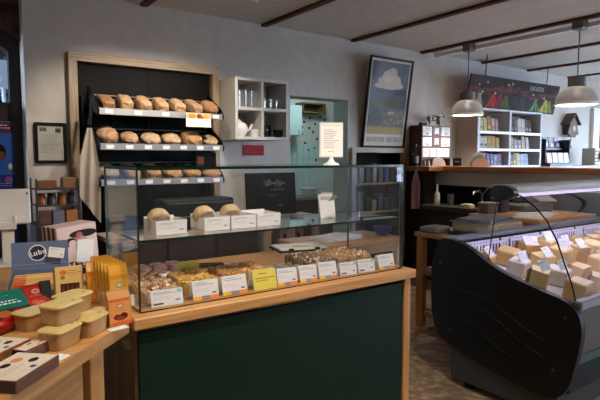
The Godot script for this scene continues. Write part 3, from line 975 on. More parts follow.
# ------------------------------------------------------------------ things on the back wall
func wall_things() -> void:
	# certificate in a black frame
	var a := pz(34, 122, -4.58)
	var b := pz(67.5, 163, -4.58)
	var o := thing("framed_certificate", "certificate in a thin black frame on the white wall by the arched door", "picture", Vector3((a.x + b.x) / 2, b.y, -4.585))
	var w := b.x - a.x
	var h := a.y - b.y
	for s in [-1, 1]:
		pbox(o, "frame_side", Vector3(s * (w / 2 - 0.011), h / 2, 0), Vector3(0.022, h, 0.026), mats["black"], 0.003)
		pbox(o, "frame_rail", Vector3(0, h / 2 + s * (h / 2 - 0.011), 0), Vector3(w - 0.044, 0.022, 0.026), mats["black"], 0.003)
	var im := blank(96, 128, Color(0.76, 0.75, 0.70))
	rect(im, 8, 8, 26, 14, Color(0.35, 0.40, 0.28)); rect(im, 66, 10, 20, 16, Color(0.22, 0.32, 0.22)); rect(im, 0, 0, 96, 5, Color(0.6, 0.6, 0.56))
	textlines(im, 12, 34, 72, 70, 12, Color(0.56, 0.56, 0.53))
	quad(o, "sheet", Vector3(0, h / 2, -0.004), w - 0.044, h - 0.044, printed("certificate_print", im, 0.7))
	pbox(o, "glass", Vector3(0, h / 2, 0.004), Vector3(w - 0.044, h - 0.044, 0.002), mats["glass"], 0.0)
	# white cube shelf
	a = pz(235, 76, -4.25)
	b = pz(288.5, 140.5, -4.25)
	var x0 := a.x
	var x1 := b.x
	var y1 := a.y
	var y0 := b.y
	w = x1 - x0
	h = y1 - y0
	var W: Material = mats["cream"]
	o = thing("cube_shelf", "white four-cube wall shelf holding glasses and teapots", "shelf", Vector3((x0 + x1) / 2, y0, -4.425))
	for s in [-1, 1]: pbox(o, "side", Vector3(s * (w / 2 - 0.014), h / 2, 0), Vector3(0.028, h, 0.35), W, 0.002)
	for yy in [0.014, h / 2, h - 0.014]: pbox(o, "board", Vector3(0, yy, 0), Vector3(w - 0.056, 0.028, 0.35), W, 0.002)
	for yy in [h * 0.25 + 0.007, h * 0.75 - 0.007]: pbox(o, "divider", Vector3(0.0, yy, 0), Vector3(0.028, h / 2 - 0.042, 0.35), W, 0.002)
	pbox(o, "back", Vector3(0, h / 2, -0.171), Vector3(w - 0.056, h - 0.03, 0.008), W, 0.0)
	var c := o.position
	var tall := MB.new()
	tall.lathe([Vector2(0, 0), Vector2(0.026, 0.0), Vector2(0.034, 0.16), Vector2(0.032, 0.16), Vector2(0.024, 0.012), Vector2(0, 0.012)], Transform3D(), 16)
	var short := MB.new()
	short.lathe([Vector2(0, 0), Vector2(0.03, 0.0), Vector2(0.034, 0.095), Vector2(0.032, 0.095), Vector2(0.028, 0.01), Vector2(0, 0.01)], Transform3D(), 16)
	var tg := tall.done()
	var sg := short.done()
	for r in 2:
		for i in 4:
			var jitter := rng.randf_range(-0.006, 0.006)
			one("tall_glass", tg, mats["thin_glass"], "tall clear drinking glass in the %s row of the wall shelf's upper cube" % ["front", "rear"][r], "glass", c + Vector3(-w / 2 + 0.068 + i * 0.064, h / 2 + 0.0145, 0.10 - r * 0.10 + jitter), Basis(), "tall glasses in the %s row" % ["front", "rear"][r])
			one("short_glass", sg, mats["thin_glass"], "short tumbler in the %s row of the wall shelf's other upper cube" % ["front", "rear"][r], "glass", c + Vector3(0.05 + i * 0.066, h / 2 + 0.0145, 0.10 - r * 0.10 + jitter), Basis(), "tumblers in the %s row" % ["front", "rear"][r])
	teapot(c + Vector3(-w * 0.25 - 0.045, 0.0285, 0.06), 0.085, mats["white_gloss"], "white porcelain teapot in the lower cube of the wall shelf")
	var mug := MB.new()
	mug.lathe([Vector2(0, 0), Vector2(0.036, 0.0), Vector2(0.042, 0.07), Vector2(0.039, 0.07), Vector2(0.033, 0.008), Vector2(0, 0.008)], Transform3D(), 18)
	mug.tube([Vector3(0.04, 0.055, 0), Vector3(0.065, 0.05, 0), Vector3(0.062, 0.02, 0), Vector3(0.037, 0.015, 0)], 0.006, 6)
	one("mug", mug, mats["white_gloss"], "small white mug beside the white teapot in the wall shelf", "mug", c + Vector3(-w * 0.25 + 0.093, 0.0285, 0.11), rot(0, 40))
	for i in 3:
		var bl := MB.new()
		bl.lathe([Vector2(0, 0), Vector2(0.03, 0), Vector2(0.048, 0.03), Vector2(0.052, 0.075), Vector2(0.049, 0.075), Vector2(0.044, 0.03), Vector2(0.02, 0.008), Vector2(0, 0.008)], Transform3D(), 18)
		if i == 1:
			bl.lathe([Vector2(0.03, 0.075), Vector2(0.05, 0.08), Vector2(0.045, 0.12), Vector2(0, 0.125)], Transform3D(), 18)
		one("dark_bowl", bl, mat("dark_glaze", Color(0.05, 0.07, 0.06), 0.2), "dark glazed bowl in the lower cube of the wall shelf" if i != 1 else "dark glazed lidded pot in the lower cube of the wall shelf", "bowl", c + Vector3(0.065 + i * 0.095 - (0.03 if i == 2 else 0.0), 0.0285, [0.08, -0.02, 0.09][i]), Basis(), "dark bowls in the wall shelf" if i != 1 else "")
	# red notice
	a = pz(243.5, 145, -4.59)
	b = pz(264, 155.5, -4.59)
	im = blank(64, 36, Color(0.62, 0.06, 0.07))
	rect(im, 0, 24, 64, 1, Color(0.7, 0.3, 0.3)); textlines(im, 10, 8, 44, 14, 2, Color(0.72, 0.12, 0.12))
	var no := thing("red_notice", "small red notice on the wall under the cube shelf", "sign", Vector3((a.x + b.x) / 2, b.y, -4.594))
	pbox(no, "plate", Vector3(0, (a.y - b.y) / 2, 0), Vector3(b.x - a.x, a.y - b.y, 0.008), mat("red_plate", Color(0.62, 0.06, 0.07), 0.5), 0.001)
	quad(no, "print", Vector3(0, (a.y - b.y) / 2, 0.0048), b.x - a.x - 0.006, a.y - b.y - 0.006, printed("red_print", im))
	# back bench with the chalkboard
	var be := thing("back_bench", "long pine bench along the back wall behind the glass case", "bench", Vector3(2.86, 0, -4.4))
	pbox(be, "top", Vector3(-0.07, 0.855, 0.0), Vector3(0.94, 0.035, 0.36), mats["pine_dark"], 0.004)
	for x in [-0.49, -0.22, 0.06, 0.36]:
		for z in [-0.14, 0.14]: pbox(be, "leg", Vector3(x, 0.419, z), Vector3(0.07, 0.837, 0.045), mats["pine_dark"], 0.003)
	pbox(be, "shelf", Vector3(-0.07, 0.4, 0), Vector3(0.9, 0.025, 0.22), mats["pine_dark"], 0.002)
	a = pz(246, 169, -4.5)
	b = pz(296, 209, -4.5)
	var cb := blank(160, 128, Color(0.035, 0.033, 0.032))
	var chalk := Color(0.50, 0.50, 0.50)
	var prev := Vector2(60, 30)
	for i in 90:
		var t := i / 89.0
		var q := Vector2(58 + t * 66 + sin(i * 1.1) * 5.0, 28 + sin(i * 0.9) * 11.0 * (0.5 + 0.5 * sin(i * 0.13)) + t * 3.0)
		stroke(cb, prev, q, 0.7, chalk)
		prev = q
	prev = Vector2(76, 52)
	for i in 40:
		var q := Vector2(76 + i * 1.2 + sin(i * 1.3) * 3.0, 50 + sin(i * 1.7) * 4.0)
		stroke(cb, prev, q, 0.6, Color(0.36, 0.36, 0.38))
		prev = q
	prev = Vector2(52, 10)
	for i in 30:
		var q := Vector2(50 + sin(i * 0.8) * 4.0, 8 + i * 2.2)
		stroke(cb, prev, q, 0.6, Color(0.32, 0.32, 0.34))
		prev = q
	for i in 4: stroke(cb, Vector2(70 + i * 6, 66), Vector2(70 + i * 6 + 1, 70), 0.8, Color(0.55, 0.55, 0.55))
	rect(cb, 100, 100, 14, 3, Color(0.4, 0.4, 0.42)); rect(cb, 8, 40, 12, 2, Color(0.14, 0.14, 0.14))
	var bo := thing("chalkboard", "black chalkboard with chalk lettering standing on the back bench", "chalkboard", Vector3((a.x + b.x) / 2, b.y, -4.5))
	pbox(bo, "board", Vector3(0, (a.y - b.y) / 2, -0.01), Vector3(b.x - a.x, a.y - b.y, 0.016), mats["black"], 0.003, rot(-4))
	quad(bo, "chalk_writing", Vector3(0, (a.y - b.y) / 2, 0.0), b.x - a.x - 0.02, a.y - b.y - 0.02, printed("chalk_print", cb, 0.85), rot(-4))
	bo.position.y = 0.8735
	for i in 5:
		var bt := MB.new()
		bt.lathe([Vector2(0, 0), Vector2(0.036, 0), Vector2(0.038, 0.02), Vector2(0.038, 0.16), Vector2(0.014, 0.21), Vector2(0.014, 0.27), Vector2(0, 0.272)], Transform3D(), 14)
		one("storage_bottle", bt, mat("bottle_dark_%d" % (i % 3), [Color(0.12, 0.16, 0.12), Color(0.25, 0.22, 0.20), Color(0.16, 0.18, 0.24)][i % 3], 0.25), "dark bottle standing on the lower shelf of the back bench", "bottle", Vector3(2.4 + i * 0.17, 0.4135, -4.36), Basis(), "bottles on the back bench shelf")
	# pine framed niche with crockery
	var K := thing("open_cabinet", "pine framed open wall cupboard with dark interior below the landscape poster", "cabinet", Vector3(4.415, 0, -4.6))
	var ct := 1.572
	for s in [-1, 1]:
		pbox(K, "frame_post", Vector3(s * 0.414, ct / 2, 0.022), Vector3(0.06, ct, 0.045), mats["pine_dark"], 0.003)
		pbox(K, "lining", Vector3(s * 0.379, 0.79, -0.11), Vector3(0.01, 1.44, 0.21), mats["black_board"], 0.0)
	pbox(K, "frame_head", Vector3(0, ct - 0.03, 0.022), Vector3(0.768, 0.06, 0.045), mats["pine_dark"], 0.003)
	pbox(K, "back", Vector3(0, 0.79, -0.222), Vector3(0.76, 1.44, 0.012), mats["black_board"], 0.0)
	for yy in [0.08, 0.45, 0.80, 1.14]: pbox(K, "shelf", Vector3(0, yy, -0.105), Vector3(0.746, 0.022, 0.20), mats["pine_dark"], 0.002)
	for yy in [0.811, 1.151]:
		for i in 7:
			var bw := rng.randf_range(0.07, 0.1)
			var bh := rng.randf_range(0.12, 0.24)
			var cc: Color = [Color(0.20, 0.28, 0.45), Color(0.36, 0.34, 0.34), Color(0.12, 0.13, 0.16), Color(0.52, 0.48, 0.44), Color(0.24, 0.30, 0.40)][i % 5]
			var nm: String = ["blue", "grey", "dark grey", "white", "steel blue"][i % 5]
			var row := "upper" if yy > 1.0 else "lower"
			var pk := one("storage_tin", cube(Vector3(bw, bh, 0.09), 0.008), mat("tin_%s" % nm, cc, 0.45), "%s storage tin on the %s middle shelf of the open pine cabinet" % [nm, row], "tin", Vector3(4.415 - 0.315 + i * 0.104, yy + bh / 2, -4.69), Basis(), "%s tins on the %s cabinet shelf" % [nm, row])
	# landscape poster leaning out from the wall
	var bl := pz(362, 145.5, -4.565)
	var br := pz(404.5, 147.5, -4.565)
	var tl := pz(371, 53, -4.425)
	var tr := pz(413.5, 60, -4.425)
	var pw := (br.x - bl.x + tr.x - tl.x) / 2
	var lean := atan2(0.14, tl.y - bl.y)
	var ph := sqrt(0.14 * 0.14 + pow((tl.y + tr.y - bl.y - br.y) / 2, 2))
	var mid := Vector3((bl.x + br.x + tl.x + tr.x) / 4, ct, -4.572)
	var po := thing("landscape_poster", "tall framed landscape poster with cloud and lake leaning from the wall", "poster", mid)
	var pbm := rot(rad_to_deg(lean))
	for s in [-1, 1]:
		pbox(po, "frame_side", pbm * Vector3(s * (pw / 2 - 0.012), ph / 2, 0), Vector3(0.024, ph, 0.03), mats["black"], 0.003, pbm)
		pbox(po, "frame_rail", pbm * Vector3(0, ph / 2 + s * (ph / 2 - 0.012), 0), Vector3(pw - 0.048, 0.024, 0.03), mats["black"], 0.003, pbm)
	var pi := poster_image()
	quad(po, "print", pbm * Vector3(0, ph / 2, -0.004), pw - 0.048, ph - 0.048, printed("landscape_print", pi, 0.5), pbm)
	pbox(po, "glass", pbm * Vector3(0, ph / 2, 0.006), Vector3(pw - 0.048, ph - 0.048, 0.002), mats["glass"], 0.0, pbm)
	words(po, "title", "MURTEN  MORAT", 0.075, mat("ink_grey", Color(0.3, 0.32, 0.35), 0.7), pbm * Vector3(0, 0.098, 0.0), pbm, false)

func teapot(at: Vector3, r: float, m: Material, label: String) -> void:
	var o := thing("teapot", label, "teapot", at, -30)
	var b := MB.new()
	b.lathe([Vector2(0, 0), Vector2(r * 0.6, 0), Vector2(r * 0.95, r * 0.5), Vector2(r, r * 0.95), Vector2(r * 0.8, r * 1.4), Vector2(r * 0.45, r * 1.6), Vector2(0, r * 1.62)], Transform3D(), 22)
	part(o, "body", b, m)
	b = MB.new()
	b.lathe([Vector2(0, r * 1.6), Vector2(r * 0.42, r * 1.61), Vector2(r * 0.3, r * 1.75), Vector2(r * 0.1, r * 1.8), Vector2(r * 0.14, r * 1.95), Vector2(0, r * 2.0)], Transform3D(), 16)
	part(o, "lid", b, m)
	b = MB.new()
	b.tube([Vector3(r * 0.85, r * 0.6, 0), Vector3(r * 1.2, r * 0.9, 0), Vector3(r * 1.4, r * 1.4, 0)], r * 0.13, 8)
	part(o, "spout", b, m)
	b = MB.new()
	b.tube([Vector3(-r * 0.8, r * 1.3, 0), Vector3(-r * 1.3, r * 1.3, 0), Vector3(-r * 1.4, r * 0.8, 0), Vector3(-r * 0.9, r * 0.5, 0)], r * 0.09, 8)
	part(o, "handle", b, m)

func poster_image() -> Image:
	var im := blank(200, 320, Color(0.80, 0.78, 0.70))
	rect(im, 8, 8, 184, 268, Color(0.10, 0.17, 0.34))
	var nz := noise(0.05, 77, 4)
	for y in range(8, 276):
		for x in range(8, 192):
			var q := nz.get_noise_2d(x, y)
			var c := Color(0.09, 0.16, 0.34)
			if y > 95: c = Color(0.12, 0.22, 0.42)
			if y > 122 + q * 14: c = Color(0.16, 0.26, 0.38)
			if y > 150 + q * 16: c = Color(0.30, 0.34, 0.25) if q > -0.05 else Color(0.16, 0.24, 0.18)
			if y > 176 and y < 190: c = Color(0.22, 0.32, 0.48)
			if y > 188 + q * 10: c = Color(0.45, 0.40, 0.22) if q > 0.0 else Color(0.24, 0.30, 0.18)
			if y > 205 + q * 8: c = Color(0.62, 0.52, 0.20) if q > 0.12 else Color(0.14, 0.20, 0.12)
			if y > 248 + q * 6: c = Color(0.72, 0.60, 0.14)
			im.set_pixel(x, y, c * 0.85)
	for e in [[95, 62, 34, 26], [70, 80, 28, 20], [125, 75, 30, 22], [110, 45, 22, 18], [52, 95, 26, 10], [100, 96, 50, 12], [145, 92, 24, 12]]:
		disc(im, e[0], e[1], e[2], e[3], Color(0.74, 0.70, 0.62))
	disc(im, 88, 70, 22, 16, Color(0.80, 0.77, 0.70))
	for t in [[35, 205, 14, 34], [52, 212, 12, 26], [22, 218, 12, 24], [70, 220, 9, 20]]:
		disc(im, t[0], t[1], t[2], t[3], Color(0.08, 0.15, 0.10))
	disc(im, 120, 190, 16, 8, Color(0.62, 0.30, 0.16)); rect(im, 104, 190, 34, 10, Color(0.70, 0.64, 0.50))
	return im

# ------------------------------------------------------------------ green counter
const TOP := 0.92
func green_counter() -> void:
	var o := thing("shop_counter", "dark green counter with a pine top under the glass case", "counter", Vector3(1.2, 0, -2.1))
	pbox(o, "counter_top", Vector3(0.008, TOP - 0.02, -0.005), Vector3(1.355, 0.04, 0.83), mats["pine"], 0.004)
	pbox(o, "front_panel", Vector3(-0.01, 0.465, 0.372), Vector3(1.27, 0.79, 0.02), mats["green_paint"], 0.002)
	pbox(o, "plinth", Vector3(-0.01, 0.035, 0.34), Vector3(1.27, 0.07, 0.02), mats["black"], 0.002)
	pbox(o, "corner_post", Vector3(0.647, 0.44, 0.372), Vector3(0.04, 0.88, 0.04), mats["pine"], 0.003)
	pbox(o, "corner_post", Vector3(0.647, 0.44, -0.38), Vector3(0.04, 0.88, 0.04), mats["pine"], 0.003)
	pbox(o, "side_panel", Vector3(0.645, 0.46, -0.004), Vector3(0.018, 0.8, 0.71), mats["pine_dark"], 0.002)
	pbox(o, "side_panel", Vector3(-0.64, 0.46, -0.02), Vector3(0.018, 0.8, 0.71), mats["pine_dark"], 0.002)

func edged_pane(parent: Node, called: String, at: Vector3, s: Vector3) -> void:
	var p := pbox(parent, called, at, s, mats["glass"], 0.0)
	var thin := 0
	if s.y < s.x and s.y < s.z: thin = 1
	elif s.z < s.x and s.z < s.y: thin = 2
	var axes := [0, 1, 2]
	axes.erase(thin)
	for k in 2:
		var a: int = axes[k]
		var b: int = axes[1 - k]
		for sg in [-1.0, 1.0]:
			var e := Vector3.ZERO
			e[a] = sg * (s[a] / 2 - 0.001)
			var es := Vector3.ZERO
			es[a] = 0.003
			es[b] = s[b] if k == 0 else s[b] - 0.006
			es[thin] = s[thin] + 0.001
			pbox(p, "ground_edge", e, es, mats["glass_edge"], 0.0)

func glass_case() -> void:
	var x0 := 0.57
	var x1 := 1.84
	var zf := -1.746
	var zb := -2.14
	var o := thing("glass_case", "clear glass display case with green edges on the pine counter", "display case", Vector3(1.205, TOP, -1.943))
	var cz := (zf + zb) / 2 + 1.943
	var w := x1 - x0
	edged_pane(o, "front_pane", Vector3(0, 0.246, zf + 1.943), Vector3(w, 0.49, 0.006))
	edged_pane(o, "side_pane", Vector3(-w / 2 + 0.003, 0.246, cz - 0.003), Vector3(0.006, 0.49, zf - zb - 0.008))
	edged_pane(o, "side_pane", Vector3(w / 2 - 0.003, 0.246, cz - 0.003), Vector3(0.006, 0.49, zf - zb - 0.008))
	edged_pane(o, "top_pane", Vector3(0, 0.495, cz), Vector3(w, 0.007, zf - zb))
	edged_pane(o, "glass_shelf", Vector3(0, 0.245, cz + 0.01), Vector3(w - 0.016, 0.007, zf - zb - 0.04))
	# sign holder on top
	var f := py(331, 164.5, 1.419)
	var s := thing("menu_stand", "white menu card in a stand on top of the glass case", "sign", Vector3(f.x, TOP + 0.4985, f.z), -33)
	var m := MB.new()
	m.lathe([Vector2(0, 0), Vector2(0.04, 0), Vector2(0.038, 0.004), Vector2(0.018, 0.012), Vector2(0.009, 0.03), Vector2(0.008, 0.036), Vector2(0, 0.036)], Transform3D(), 24)
	part(s, "foot", m, mats["white_gloss"])
	pbox(s, "frame", Vector3(0, 0.117, 0), Vector3(0.112, 0.165, 0.008), mats["white_gloss"], 0.003)
	var im := blank(96, 144, Color(0.97, 0.97, 0.96))
	rect(im, 6, 4, 84, 3, Color(0.80, 0.80, 0.79))
	textlines(im, 14, 24, 64, 90, 11, Color(0.62, 0.62, 0.62))
	textlines(im, 34, 122, 30, 8, 1, Color(0.6, 0.6, 0.6))
	quad(s, "card", Vector3(0, 0.117, 0.0045), 0.098, 0.15, printed("menu_print", im, 0.7))
	# cards along the front glass
	var cards := [[168.0, 311.0, 31.0, 17.0, "card_1", "white price card with a teal corner in front of the crumble cake"], [206.5, 304.0, 26.0, 20.0, "card_0", "white price card with yellow and orange foot before the golden pastry"], [235.5, 299.0, 26.0, 20.0, "card_0", "white price card with yellow and orange foot beside the yellow note"], [265.5, 295.0, 25.0, 21.0, "card_yellow", "yellow handwritten note among the price cards in the glass case"], [288.0, 290.0, 21.0, 18.0, "card_0", "white price card with coloured foot to the right of the yellow note"], [309.0, 285.5, 19.0, 17.5, "card_0", "white price card before the chocolate squares, one of a touching pair"], [328.5, 282.0, 20.0, 17.5, "card_0", "white price card before the nut squares, one of a touching pair"], [349.0, 277.5, 19.0, 13.5, "card_1", "low white price card near the right end of the case"], [367.0, 274.5, 19.0, 13.5, "card_1", "low white price card joined to its twin near the right end"], [389.0, 269.5, 20.0, 15.0, "card_0", "white tent price card in the right corner of the glass case"]]
	for c in cards:
		var z := -1.778
		var p := pz(c[0], c[1], z)
		var k: float = 524.0 / ((p - cam_pos).dot(-cam_basis.z))
		var cw: float = c[2] / k * 1.06
		var ch: float = c[3] / k * 0.95
		var t := thing("price_card", c[5], "price card", Vector3(minf(p.x, 1.775), TOP + 0.001, z), rng.randf_range(-6, 2), "price cards along the case front")
		pbox(t, "card", Vector3(0, ch / 2, -0.008), Vector3(cw, ch, 0.0015), mats["paper"], 0.0, rot(-14))
		quad(t, "print", rot(-14) * Vector3(0, 0, 0.0016) + Vector3(0, ch / 2, -0.008), cw, ch, mats[c[4]], rot(-14))
		pbox(t, "back_leaf", Vector3(0, ch / 2 - 0.002, -0.008 - ch * 0.42), Vector3(cw, ch * 0.98, 0.0015), mats["paper"], 0.0, rot(14))
	# olive card standing among the cakes
	var oc := py(188.5, 277, TOP)
	var ot := thing("price_card", "olive green handwritten card standing behind the cakes", "price card", Vector3(oc.x, TOP + 0.001, oc.z), -8)
	pbox(ot, "card", Vector3(0, 0.034, 0), Vector3(0.1, 0.068, 0.0015), mats["card_olive"], 0.0, rot(-12))
	quad(ot, "print", Vector3(0, 0.034, 0) + rot(-12) * Vector3(0, 0, 0.0015), 0.1, 0.068, mats["card_olive"], rot(-12))
	cakes()
	# tongs lying at the back of the case
	var tg := thing("cake_tongs", "black handled cake tongs lying behind the cakes in the case", "tongs", Vector3(1.03, TOP + 0.012, -2.30), -6)
	for sg in [-1.0, 1.0]:
		m = MB.new()
		m.tube([Vector3(-0.13, 0.012, sg * 0.012), Vector3(-0.02, 0.006, sg * 0.022), Vector3(0.13, 0.0, sg * 0.010)], 0.0085, 8)
		part(tg, "handle", m, mats["black"])
		m = MB.new()
		m.tube([Vector3(0.13, 0.0, sg * 0.010), Vector3(0.2, -0.002, sg * 0.006)], 0.005, 6)
		part(tg, "jaw", m, mats["steel"])
	# note pad with pencil
	var np := thing("note_pad", "open white writing pad with a black cover on the counter behind the pastries", "pad", Vector3(1.75, TOP, -2.475) , -14)
	pbox(np, "cover", Vector3(0, 0.005, 0), Vector3(0.30, 0.01, 0.20), mats["black"], 0.002)
	pbox(np, "pages", Vector3(0, 0.014, -0.004), Vector3(0.285, 0.01, 0.185), mats["paper"], 0.002)
	for sx in [-0.08, 0.08]: pbox(np, "ring_clip", Vector3(sx, 0.016, 0.09), Vector3(0.03, 0.01, 0.012), mats["black"], 0.002)
	m = MB.new()
	m.tube([Vector3(-0.05, 0.0235, 0.03), Vector3(0.04, 0.0235, 0.055)], 0.0035, 6)
	one("pencil", m, mat("pencil_yellow", Color(0.80, 0.62, 0.15), 0.4), "yellow pencil lying on the open writing pad", "pencil", np.position, rot(0, -14))
	# white cartons with rolls on the glass shelf
	var sy := TOP + 0.2495
	var boxes_ := [[156.0, 187.0, "white card tray with one roll on the glass shelf beside the case's left end", 1], [204.5, 230.0, "white card tray with one roll in the middle of the glass shelf", 1], [231.5, 256.0, "white card tray with a creased side on the glass shelf", 1], [257.0, 280.5, "white card tray at the end of the row of trays on the glass shelf", 0]]
	for b in boxes_:
		var a := pz(b[0], 230, -1.835)
		var e := pz(b[1], 230, -1.835)
		var bw := e.x - a.x
		var t := thing("card_tray", b[2], "tray", Vector3((a.x + e.x) / 2, sy, -1.90), 0)
		var P: Material = mats["paper"]
		pbox(t, "bottom", Vector3(0, 0.002, 0), Vector3(bw, 0.003, 0.13), P, 0.0)
		pbox(t, "wall", Vector3(0, 0.026, 0.064), Vector3(bw, 0.052, 0.002), P, 0.0, rot(4))
		quad(t, "price_print", Vector3(0, 0.026, 0.0664), bw - 0.004, 0.046, mats["card_2"], rot(4))
		pbox(t, "wall", Vector3(0, 0.029, -0.064), Vector3(bw, 0.058, 0.002), P, 0.0)
		for sg in [-1, 1]: pbox(t, "wall", Vector3(sg * (bw / 2 - 0.001), 0.026, 0), Vector3(0.002, 0.052, 0.126), P, 0.0)
		for i in b[3]:
			var rl := loaf(Vector3(0.042, 0.066, 0.042), 1.0, 0.9, Color(0.60, 0.42, 0.20), Color(0.78, 0.62, 0.38), 0.55, 140 + i + int(b[0]), 0, 0.04)
			one("bread_roll", rl, mats["crust"], "round pale bread roll in a white tray on the glass shelf", "roll", t.position + Vector3((-0.02 if b[3] == 1 else -0.045 + i * 0.088), 0.0265, -0.015), Basis(), "rolls on the glass shelf")
			pbox(t, "roll_liner", Vector3((-0.02 if b[3] == 1 else -0.045 + i * 0.088), 0.015, -0.015), Vector3(0.07, 0.022, 0.08), P, 0.004)
	# paper bag leaflets standing on the shelf
	var lf := thing("leaflet_stack", "crumpled white paper leaflets standing on the right part of the glass shelf", "leaflets", Vector3(pz(326, 220, -1.95).x, sy, -1.95), -20)
	var lg := mat("leaflet_grey", Color(0.66, 0.65, 0.64), 0.8)
	for i in 5:
		var lb := rot(-12.0 + 4.0 * i, [0.0, 6.0, -5.0, 9.0, -3.0][i], [2.0, -5.0, 4.0, -7.0, 3.0][i])
		var hh: float = [0.085, 0.10, 0.112, 0.12, 0.105][i]
		pbox(lf, "leaflet", Vector3(0.004 * (i % 2), hh * 0.485, 0.02 - 0.012 * i), Vector3(0.075 - 0.004 * i, hh, 0.0012), lg if i % 2 else mats["card_2"], 0.0, lb)
	pbox(lf, "folded_flap", Vector3(0.03, 0.088, 0.016), Vector3(0.034, 0.04, 0.0012), lg, 0.0, rot(38, 20, -12))

func cakes() -> void:
	# sheets of baking paper first, then the slices on them
	var spots := [
		[0.64, -1.862, 2, 4, "crumble cake slice with berries on the tray beside the left pane", Color(0.50, 0.27, 0.15), Color(0.85, 0.68, 0.44), 0.45, "crumble", [Color(0.80, 0.64, 0.42), Color(0.62, 0.42, 0.22), Color(0.38, 0.08, 0.08)]],
		[0.815, -1.862, 2, 3, "golden yellow cheese pastry behind the first price cards", Color(0.72, 0.36, 0.06), Color(0.92, 0.62, 0.17), 0.0, "golden", [Color(0.90, 0.58, 0.15), Color(0.85, 0.45, 0.08), Color(0.92, 0.72, 0.32)]],
		[1.00, -1.875, 3, 3, "orange brown glazed pastry in the middle of the case", Color(0.45, 0.20, 0.06), Color(0.80, 0.46, 0.15), 0.1, "glazed", [Color(0.72, 0.38, 0.10), Color(0.50, 0.22, 0.06), Color(0.84, 0.58, 0.26)]],
		[1.44, -1.93, 2, 3, "dark chocolate square sprinkled with nuts", Color(0.08, 0.03, 0.015), Color(0.30, 0.16, 0.10), 0.6, "chocolate", [Color(0.70, 0.60, 0.48), Color(0.12, 0.05, 0.025), Color(0.30, 0.15, 0.07)]],
		[1.60, -1.93, 3, 3, "caramel brown nut square near the right of the case", Color(0.30, 0.15, 0.06), Color(0.68, 0.42, 0.19), 0.2, "nut", [Color(0.66, 0.42, 0.20), Color(0.42, 0.22, 0.09), Color(0.76, 0.58, 0.36)]],
	]
	for s in spots:
		var nx: int = s[2]
		var nz: int = s[3]
		var step := 0.076
		var tr := thing("cake_tray", "flat steel tray under the %s cakes in the glass case" % s[8], "tray", Vector3(s[0] + (nx - 1) * step / 2, TOP, s[1] - (nz - 1) * step / 2))
		pbox(tr, "sheet", Vector3(0, 0.002, 0), Vector3(nx * step + 0.015, 0.004, nz * step + 0.02), mats["steel"], 0.001)
		pbox(tr, "rim", Vector3(0, 0.006, nz * step / 2 + 0.01), Vector3(nx * step + 0.015, 0.008, 0.003), mats["steel"], 0.0)
		pbox(tr, "baking_paper", Vector3(0, 0.005, 0), Vector3(nx * step + 0.005, 0.001, nz * step + 0.01), mat("baking_paper", Color(0.78, 0.73, 0.64), 0.7), 0.0)
		for i in nx:
			for j in nz:
				var variant := (i + j) % 2
				var c := loaf(Vector3(0.036, rng.randf_range(0.046, 0.058), 0.0375), 0.45, 0.45, s[5], s[6], s[7], 200 + i * 7 + j * 3 + int(s[0] * 50), 0, 0.11)
				one("cake_slice", c, mats["crust"], s[4], "cake", Vector3(s[0] + i * step, TOP + 0.0055, s[1] - j * step), rot(0, rng.randf_range(-7, 7)), "%s slices in the glass case" % s[8])
				var last: Node3D = get_child(get_child_count() - 1)
				part(last, "topping", topping(s[8], variant, s[9]), mats["tinted"], Vector3(0, 0.042, 0))
	# empty tray with crumpled clear wrap between the two lots
	var e := thing("cake_tray", "steel tray with crumpled clear wrap in the middle of the glass case", "tray", Vector3(1.295, TOP, -1.97), 0)
	pbox(e, "sheet", Vector3(0, 0.002, 0), Vector3(0.19, 0.004, 0.28), mats["steel"], 0.001)
	var m := MB.new()
	var nz2 := noise(9.0, 4)
	var rows := []
	for a in 12:
		var r := []
		for b in 12:
			var x := (b / 11.0 - 0.5) * 0.17
			var z := (a / 11.0 - 0.5) * 0.24
			r.append(Vector3(x, 0.02 + 0.028 * absf(nz2.get_noise_2d(x, z)) * 2.0, z))
		rows.append(r)
	m.grid(rows, Vector3.UP)
	part(e, "clear_wrap", m, mats["clear_plastic"])
	for i in 2:
		one("cake_slice", loaf(Vector3(0.036, 0.03, 0.036), 0.5, 0.5, Color(0.35, 0.14, 0.06), Color(0.62, 0.34, 0.16), 0.2, 300 + i), mats["crust"], "flat reddish pastry left on the tray with clear wrap", "cake", Vector3(1.255 + i * 0.08, TOP + 0.0045, -1.86), Basis(), "pastries under the clear wrap")
	# white platter with plum cake at the back of the case
	var pl := thing("cake_platter", "white rectangular platter with plum cake behind the crumble slices", "platter", Vector3(0.80, TOP, -2.30), 0)
	pbox(pl, "plate", Vector3(0, 0.006, 0), Vector3(0.36, 0.012, 0.16), mats["white_gloss"], 0.004)
	for i in 4:
		one("plum_cake", loaf(Vector3(0.034, 0.038, 0.05), 0.5, 0.5, Color(0.10, 0.04, 0.08), Color(0.40, 0.24, 0.22), 0.25, 330 + i), mats["crust"], "dark plum cake slice on the white platter", "cake", Vector3(0.69 + i * 0.074, TOP + 0.0125, -2.30), rot(0, rng.randf_range(-9, 9)), "plum cake slices")

func bowl_mesh(r: float, h: float) -> MB:
	var m := MB.new()
	m.lathe([Vector2(0, 0), Vector2(r * 0.5, 0), Vector2(r * 0.85, h * 0.45), Vector2(r, h), Vector2(r * 0.95, h), Vector2(r * 0.78, h * 0.45), Vector2(r * 0.4, h * 0.1), Vector2(0, h * 0.1)], Transform3D(), 22)
	return m

